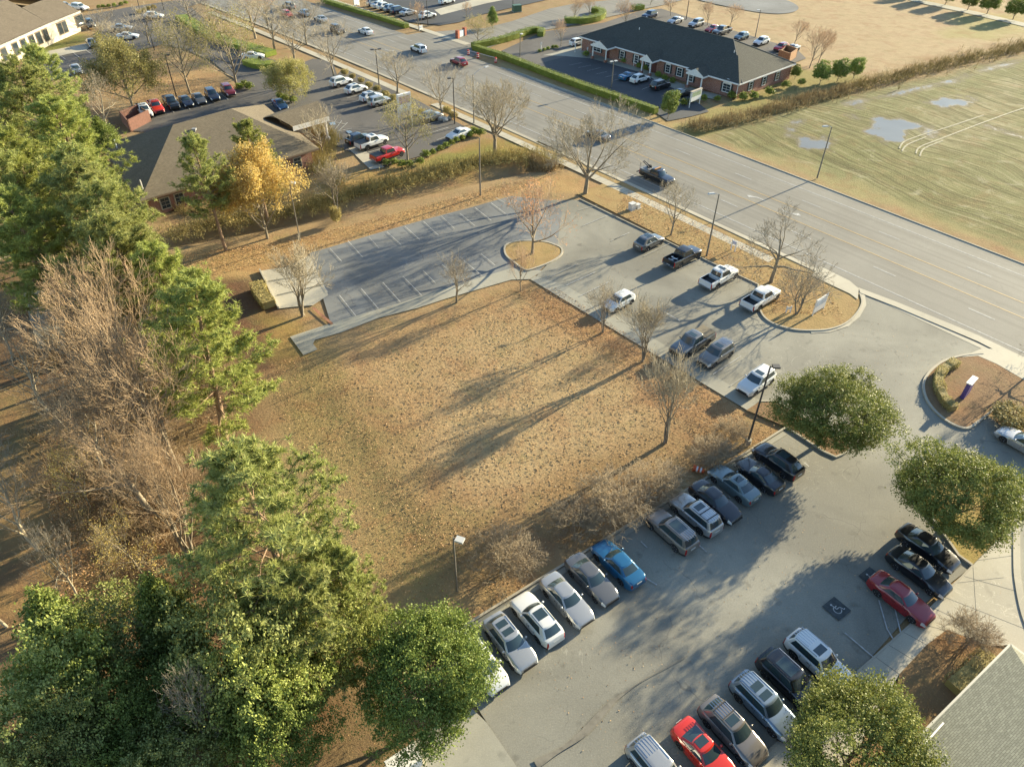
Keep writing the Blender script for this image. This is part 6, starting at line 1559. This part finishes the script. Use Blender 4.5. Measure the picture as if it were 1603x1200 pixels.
for i in range(5): wall_face(mb, tuple(ws[i]), tuple(ws[(i+1) % 5]), 0, 4.1)
mb.build('wall', M_STONE, st)
mb = MB(); eave_trim(mb, [tuple(S0), tuple(S1)], 4.1, .2, .5); eave_trim(mb, [tuple(S1), tuple(S2)], 4.1, .2, .45); mb.build('fascia', M_TRIMW, st)
az1 = math.atan2(-(S1-S0)[0], (S1-S0)[1])
for px_, py_ in ((-14,86),(13,78),(26,72),(38,66),(50,61),(60,56)):
    q = wq(px_, py_, 2)-ws[0]; d = nrm(ws[1]-ws[0]); c = ws[0]+d*float(q @ d); window(st, tuple(c), az1, 1.7, 2.4, 2.2, False, grid=False, frame=M_STONE2)
for px_, py_ in ((84,46),(91,43),(111,33)):
    q = wq(px_, py_, 2)-ws[1]; d = nrm(ws[2]-ws[1]); c = ws[1]+d*float(q @ d); window(st, tuple(c), math.atan2(-d[0], d[1]), 1.5 if px_ < 100 else 3.0, 2.4, 2.2, False, grid=False, frame=M_STONE2)
# --- roof at the lower right
K0 = np.array(at(1582,1008,3.2)); d1 = np.array([math.cos(R(-144.5)), math.sin(R(-144.5))]); d2 = np.array([math.cos(R(-54.5)), math.sin(R(-54.5))])
lr = empty('office_building', (0,0,0), 0, 'building with pale green-grey shingle roof in the lower right corner', 'building')
mb = MB(); L1, L2, HH = 34., 30., 5.5; kk = 13.
roof_face(mb, [q3(K0,3.2), q3(K0+d2*L2,3.2), q3(K0+d1*kk+d2*(L2-1),3.2+HH), q3(K0+d1*kk+d2*kk,3.2+HH)][::1]); roof_face(mb, [q3(K0+d1*L1,3.2), q3(K0,3.2), q3(K0+d1*kk+d2*kk,3.2+HH), q3(K0+d1*L1+d2*kk,3.2+HH)])
mb.build('roof', M_RPALE, lr)
mb = MB(); Wk = K0+d1*.6+d2*.6
wall_face(mb, tuple(Wk), tuple(Wk+d1*L1), 0, 3.15); wall_face(mb, tuple(Wk), tuple(Wk+d2*L2), 0, 3.15); mb.build('wall', M_BRICK, lr)
mb = MB()
for d, L in ((d1, L1), (d2, L2)):
    c = K0+d*L/2; mb.box((c[0], c[1], 3.12), (L, .16, .2), math.atan2(d[1], d[0]))
mb.build('gutter', plain('tan_gutter', (.40,.38,.3), .5), lr)
a = np.array(at(1484,1122,4.2)); b = np.array(at(1444,1167,4.2)); c = (a+b)/2; mb = MB(); zc = 3.2+HH/kk*float((c-K0) @ d2)+.09
mb.box((c[0],c[1],zc), (np.linalg.norm(b-a),.10,.09), math.atan2(*(b-a)[::-1])); mb.build('white_pipe', M_TRIMW, lr)
# ------------------------------------------------------------------ posts, signs, boxes
M_POLE = plain('weathered_pole', (.17,.15,.12), .6, noise=.15); M_POLED = plain('dark_pole', (.05,.045,.04), .5); M_LAMPH = plain('lamp_housing', (.5,.49,.45), .4)
def pole(base, ty, label, heads=(), dark=False, r0=.12, foot=False, name='lamp_post', group='lamp posts', headlen=1.0, wood=False):
    x, y = at(*base); hgt = height_of(base, ty); t = empty(name, (x, y, 0), 0, label, 'lamp post' if name == 'lamp_post' else 'pole', group)
    mb = MB(); mb.tube((0,0,.0), (0,0,hgt), r0, r0*.6, 10); mb.build('pole', M_POLED if dark else M_POLE, t, 40)
    if foot:
        mb = MB(); mb.tube((0,0,0), (0,0,.55), .32, .30, 16); mb.build('concrete_foot', M_KERB, t, 40)
    for kind, deg, L in heads:
        d = Vector((math.cos(R(deg)), math.sin(R(deg)), 0)); mb = MB()
        if kind == 'cobra':
            mb.tube((0,0,hgt-.1), (*(d*L*.6).xy, hgt+.25*L), .05, .04, 6, caps=True); mb.tube((*(d*L*.6).xy, hgt+.25*L), (*(d*L).xy, hgt+.30*L), .04, n=6); arm = mb.build('arm', M_LAMPH, t)
            mb = MB(); e = d*(L+.4); mb.box((e.x, e.y, hgt+.30*L), (.95,.34,.16), R(deg), top=.7); mb.build('lamp_head', M_LAMPH, t)
        else:
            mb.tube((0,0,hgt-.12), (*(d*L*.5).xy, hgt-.08), .045, n=6); mb.build('arm', M_POLED, t); e = d*(L*.5+.25); mb = MB(); mb.box((e.x, e.y, hgt-.02), (.62,.5,.16), R(deg)); mb.build('lamp_head', M_LAMPH if not dark else M_POLED, t)
    return t
pole((1170,694), 573, 'tall dark lamp post on a concrete foot between the lawn and the round oak', [('box',0,.5)], True, .11, True)
pole((715,925), 841, 'slim lamp post with pale square head at the lower lawn edge', [('box',-20,.5)], False, .10)
pole((1106,401), 304, 'street lamp with pale head leaning over the road beside the white pickups', [('cobra',190,.6)])
pole((1279,279), 199, 'street lamp on the far side of the road beside the muddy field', [('cobra',190,.7)])
pole((752,306), 216, 'bare utility pole on the ditch bank', (), False, .13, name='utility_pole', group=None)
pole((957,137), 96, 'lamp post with two floodlights behind the long hedge', [('box',30,.5),('box',210,.5)])
pole((814,89), 54, 'lamp post at the entrance of the brick building forecourt', [('box',60,.5)])
pole((594,138), 77, 'dark lamp post with two heads at the corner of the office lot', [('box',200,.9),('box',20,1.0)], True)
pole((712,194), 122, 'dark lamp post with one head beside the boulders', [('box',190,.9)], True)
pole((742,193), 117, 'street lamp with a long rising arm over the road', [('cobra',40,2.6)])
pole((276,151), 86, 'dark lamp post among the trees behind the dark blue sedan', [('box',10,.6)], True)
pole((242,79), 34, 'dark lamp post below the white driving crossover', [('box',200,.6)], True)
pole((220,18), -8, 'dark lamp post at the lane corner near the top left', [('box',0,.6)], True)
pole((257,16), -12, 'dark lamp post right of the other one at the lane corner', [('box',0,.6)], True)
pole((670,40), -8, 'dark lamp post beside the white crossover across the junction', [('box',0,.6)], True)
pole((803,14), -16, 'dark lamp post beside the green transformer', [('box',0,.6)], True)
pole((1182,59), 16, 'lamp post with pale head behind the brick building', [('box',190,.6)])
pole((1074,31), -8, 'dark lamp post beside the silver sedan behind the dark roof', [('box',190,.6)], True)
pole((470,377), 286, 'slim post with a small lamp beside the amber-leaved tree', [('box',0,.5)], False, .08)
def board(q, az, wd, z0, z1, th, mats, label, cat='sign', name='sign', posts=True, cap=None):
    x, y = at(*q); t = empty(name, (x, y, 0), az, label, cat); mb = MB(); mb.box((0,0,(z0+z1)/2), (wd, th, z1-z0)); mb.build('panel', mats[0], t)
    if len(mats) > 1:
        for sg in (1, -1):
            mb = MB(); mb.box((0, sg*(th/2+.012), (z0+z1)/2+(z1-z0)*.18), (wd*.86, .02, (z1-z0)*.42)); mb.build('printed_field', mats[1], t)
    if posts:
        for sg in (-1, 1):
            mb = MB(); mb.box((sg*(wd/2+.02), 0, z1/2+.05), (.12,.12,z1+.1)); mb.build('post', M_TRIMW, t)
    if cap:
        mb = MB(); mb.box((0,0,z1+.06), (wd+.16, th+.16, .12)); mb.build('cap', cap, t)
    return t
M_SGREY = plain('faded_print', (.42,.46,.50), .6, noise=.35, nscale=6); M_PURP = plain('violet_panel', (.08,.06,.22), .4, noise=.2); M_GREENP = plain('green_print', (.28,.34,.20), .6, noise=.3)
board((1280,489), R(41), 2.3, .35, 2.15, .12, (M_TRIMW, M_SGREY), 'white two-post sign board on the entrance island')
board((1509,620), R(44), 1.5, 0, 2.0, .4, (M_PURP,), 'violet sign slab with a white top on the hedged island', posts=False, cap=M_TRIMW)
board((1147,393), R(-50), .6, 1.0, 1.45, .05, (plain('pale_blue_print', (.45,.5,.62), .5),), 'small white property sign on the verge above the white pickups')
board((1233,490), R(10), .5, .5, .85, .04, (M_TRIMW,), 'tiny white sign on the entrance island below the bare tree')
board((636,203), R(40), 2.6, 3.2, 6.2, .5, (M_TRIMW, plain('faded_red_blue_print', (.45,.32,.30), .5, noise=.3)), 'pylon sign with faded panel between the bare trees of the office lot', posts=True)
board((1086.5,166), R(44), 3.2, 1.1, 2.9, .3, (M_TRIMW, M_GREENP), 'green and white sign on white posts beside the brick building', cap=plain('tan_cap', (.45,.38,.28), .6))
board((559,12), R(60), 2.0, .5, 2.6, .2, (M_TRIMW,), 'white sign at the hedge across the junction')
board((659,48), R(50), .9, .2, 1.1, .15, (M_TRIMW, M_SGREY), 'small white box sign at the junction corner')
x, y = at(722,58); t = empty('brick_sign', (x, y, 0), R(60), 'low brick entrance sign with pale panel on the junction island', 'sign')
for sg in (-1, 1):
    mb = MB(); mb.box((sg*1.5,0,.9), (.8,.7,1.8)); mb.build('brick_pillar', plain('plain_brick', (.30,.09,.05), .9, noise=.2), t)
mb = MB(); mb.box((0,0,.75), (2.2,.35,1.3)); mb.build('panel', M_SGREY, t)
def crate(q, dims, az, mat, label, cat, name, parts=()):
    x, y = at(*q); t = empty(name, (x, y, 0), az, label, cat); mb = MB(); mb.box((0,0,dims[2]/2), dims, top=.97); mb.build('housing', mat, t)
    mb = MB(); mb.box((0,0,dims[2]+.04), (dims[0]+.08, dims[1]+.08, .08)); mb.build('lid', mat, t)
    mb = MB(); mb.box((0,0,.04), (dims[0]+.4, dims[1]+.4, .08)); mb.build('base_slab', M_KERB, t); return t
M_BOXW = plain('pale_cabinet', (.55,.54,.5), .5, noise=.1); M_BOXG = plain('green_cabinet', (.06,.12,.07), .5)
crate((989,328), (.9,.7,.95), R(40), M_BOXW, 'larger pale utility cabinet on the verge beside the bare tree', 'utility box', 'utility_cabinet')
crate((998,326), (.6,.5,.6), R(40), M_BOXW, 'smaller pale utility cabinet on the verge', 'utility box', 'utility_cabinet')
crate((809,18), (2.2,1.6,1.5), R(20), M_BOXG, 'green transformer cabinet on the grass at the top', 'transformer', 'transformer_cabinet')
crate((634,1200), (2.0,1.1,1.0), R(36), M_TRIMW, 'white box under the oak at the bottom edge', 'utility box', 'utility_cabinet')
# striped barrel lying on its side
x, y = at(1093,738); t = empty('traffic_barrel', (x, y, .0), R(-22), 'orange and white striped traffic barrel lying on the grass by the parked cars', 'traffic barrel')
M_ORG = plain('safety_orange', (.62,.10,.02), .5)
mb = MB(); mb.tube((-.5,0,.30), (-.42,0,.30), .34, n=18); mb.tube((-.42,0,.30), (.48,0,.28), .27, .21, 18); mb.tube((.48,0,.28), (.56,0,.28), .06, n=8); mb.build('drum', M_ORG, t, 40)
for k in (-.22, .12):
    mb = MB(); mb.tube((k,0,.295), (k+.15,0,.29), .27-.06*(k+.42)/.9+.004, n=18, caps=False); mb.build('reflective_band', M_TRIMW, t, 40)
for i, (q, lab) in enumerate((((733,86),'red and white barricade drum beside the dark red crossover'), ((748,91),'middle red and white barricade drum on the verge'), ((776,98),'red and white barricade drum nearest the long hedge'))):
    x, y = at(*q); t = empty('traffic_barrel', (x, y, 0), 0, lab, 'traffic barrel', 'barricade drums at the junction')
    mb = MB(); mb.tube((0,0,0), (0,0,1.05), .30, .22, 14); mb.build('drum', plain('barricade_red', (.5,.05,.03), .5), t, 40)
    for k in (.3, .65):
        mb = MB(); mb.tube((0,0,k), (0,0,k+.14), .302-.08*k, n=14, caps=False); mb.build('reflective_band', M_TRIMW, t, 40)
a, b = at(733,86), at(776,98); mb = MB(); mb.tube((*a,.95), (*b,.95), .04, n=5); tag(mb.build('barrier_tape', M_TRIMW), 'pale tape strung between the barricade drums', 'tape')
def enclosure(pts, hgt, mat, label, name):
    W = [at(*q) for q in pts]; t = empty(name, (0,0,0), 0, label, 'enclosure')
    mb = MB()
    for i in range(len(W)):
        if i == len(W)-1: break
        a, b = Vector(W[i]), Vector(W[i+1]); d = b-a; c = (a+b)/2; mb.box((c.x, c.y, hgt/2), (d.length+.2, .22, hgt), math.atan2(d.y, d.x))
    o = mb.build('wall', mat, t); a, b = Vector(W[-1]), Vector(W[0]); d = b-a; c = (a+b)/2; mb = MB(); mb.box((c.x, c.y, hgt*.45), (d.length-.3, .08, hgt*.85), math.atan2(d.y, d.x)); mb.build('gate', plain('timber_gate', (.22,.13,.07), .8), t); return t
enclosure([(236,190),(205,206),(193,192),(221,181)], 2.0, plain('enclosure_brick', (.17,.08,.055), .9, noise=.2), 'open-topped brick dumpster enclosure behind the brown-roofed office', 'brick_enclosure')
enclosure([(1218,92),(1234,98),(1245,90),(1229,84)], 1.9, plain('enclosure_timber', (.30,.16,.07), .85, noise=.2), 'brown timber enclosure at the rear corner of the brick building', 'timber_enclosure')
for i, q in enumerate(((900,82),(919,88),(847,80),(996,100))):
    x, y = at(*q); t = empty('bollard', (x, y, 0), 0, ('white sign post at the far end of the brick front','white post beside the first portico','white post at the forecourt mulch bed','white post with green plate before the second portico')[i], 'post'); mb = MB(); mb.tube((0,0,0), (0,0,1.7), .09, n=8); mb.build('post', M_TRIMW, t); mb = MB(); mb.box((0,0,1.6), (.4,.05,.5), R(40)); mb.build('plate', M_TRIMW, t)
M_ROCK = plain('pale_boulder', (.45,.42,.36), .9, noise=.3, nscale=3, bump=.5)
for i, q in enumerate(((690,188),(697,190),(704,187))):
    x, y = at(*q); r = random.Random(i); bm = bmesh.new(); bmesh.ops.create_icosphere(bm, subdivisions=2, radius=.62-.08*i)
    for v in bm.verts: v.co *= 1+r.uniform(-.14, .14); v.co.z *= .75
    me = bpy.data.meshes.new('boulder'); bm.to_mesh(me); bm.free(); me.materials.append(M_ROCK); o = link(bpy.data.objects.new('boulder', me)); o.location = (x, y, .3)
    tag(o, ('left','middle','right')[i]+' one of three pale boulders by the pavement bank', 'boulder', 'pale boulders')
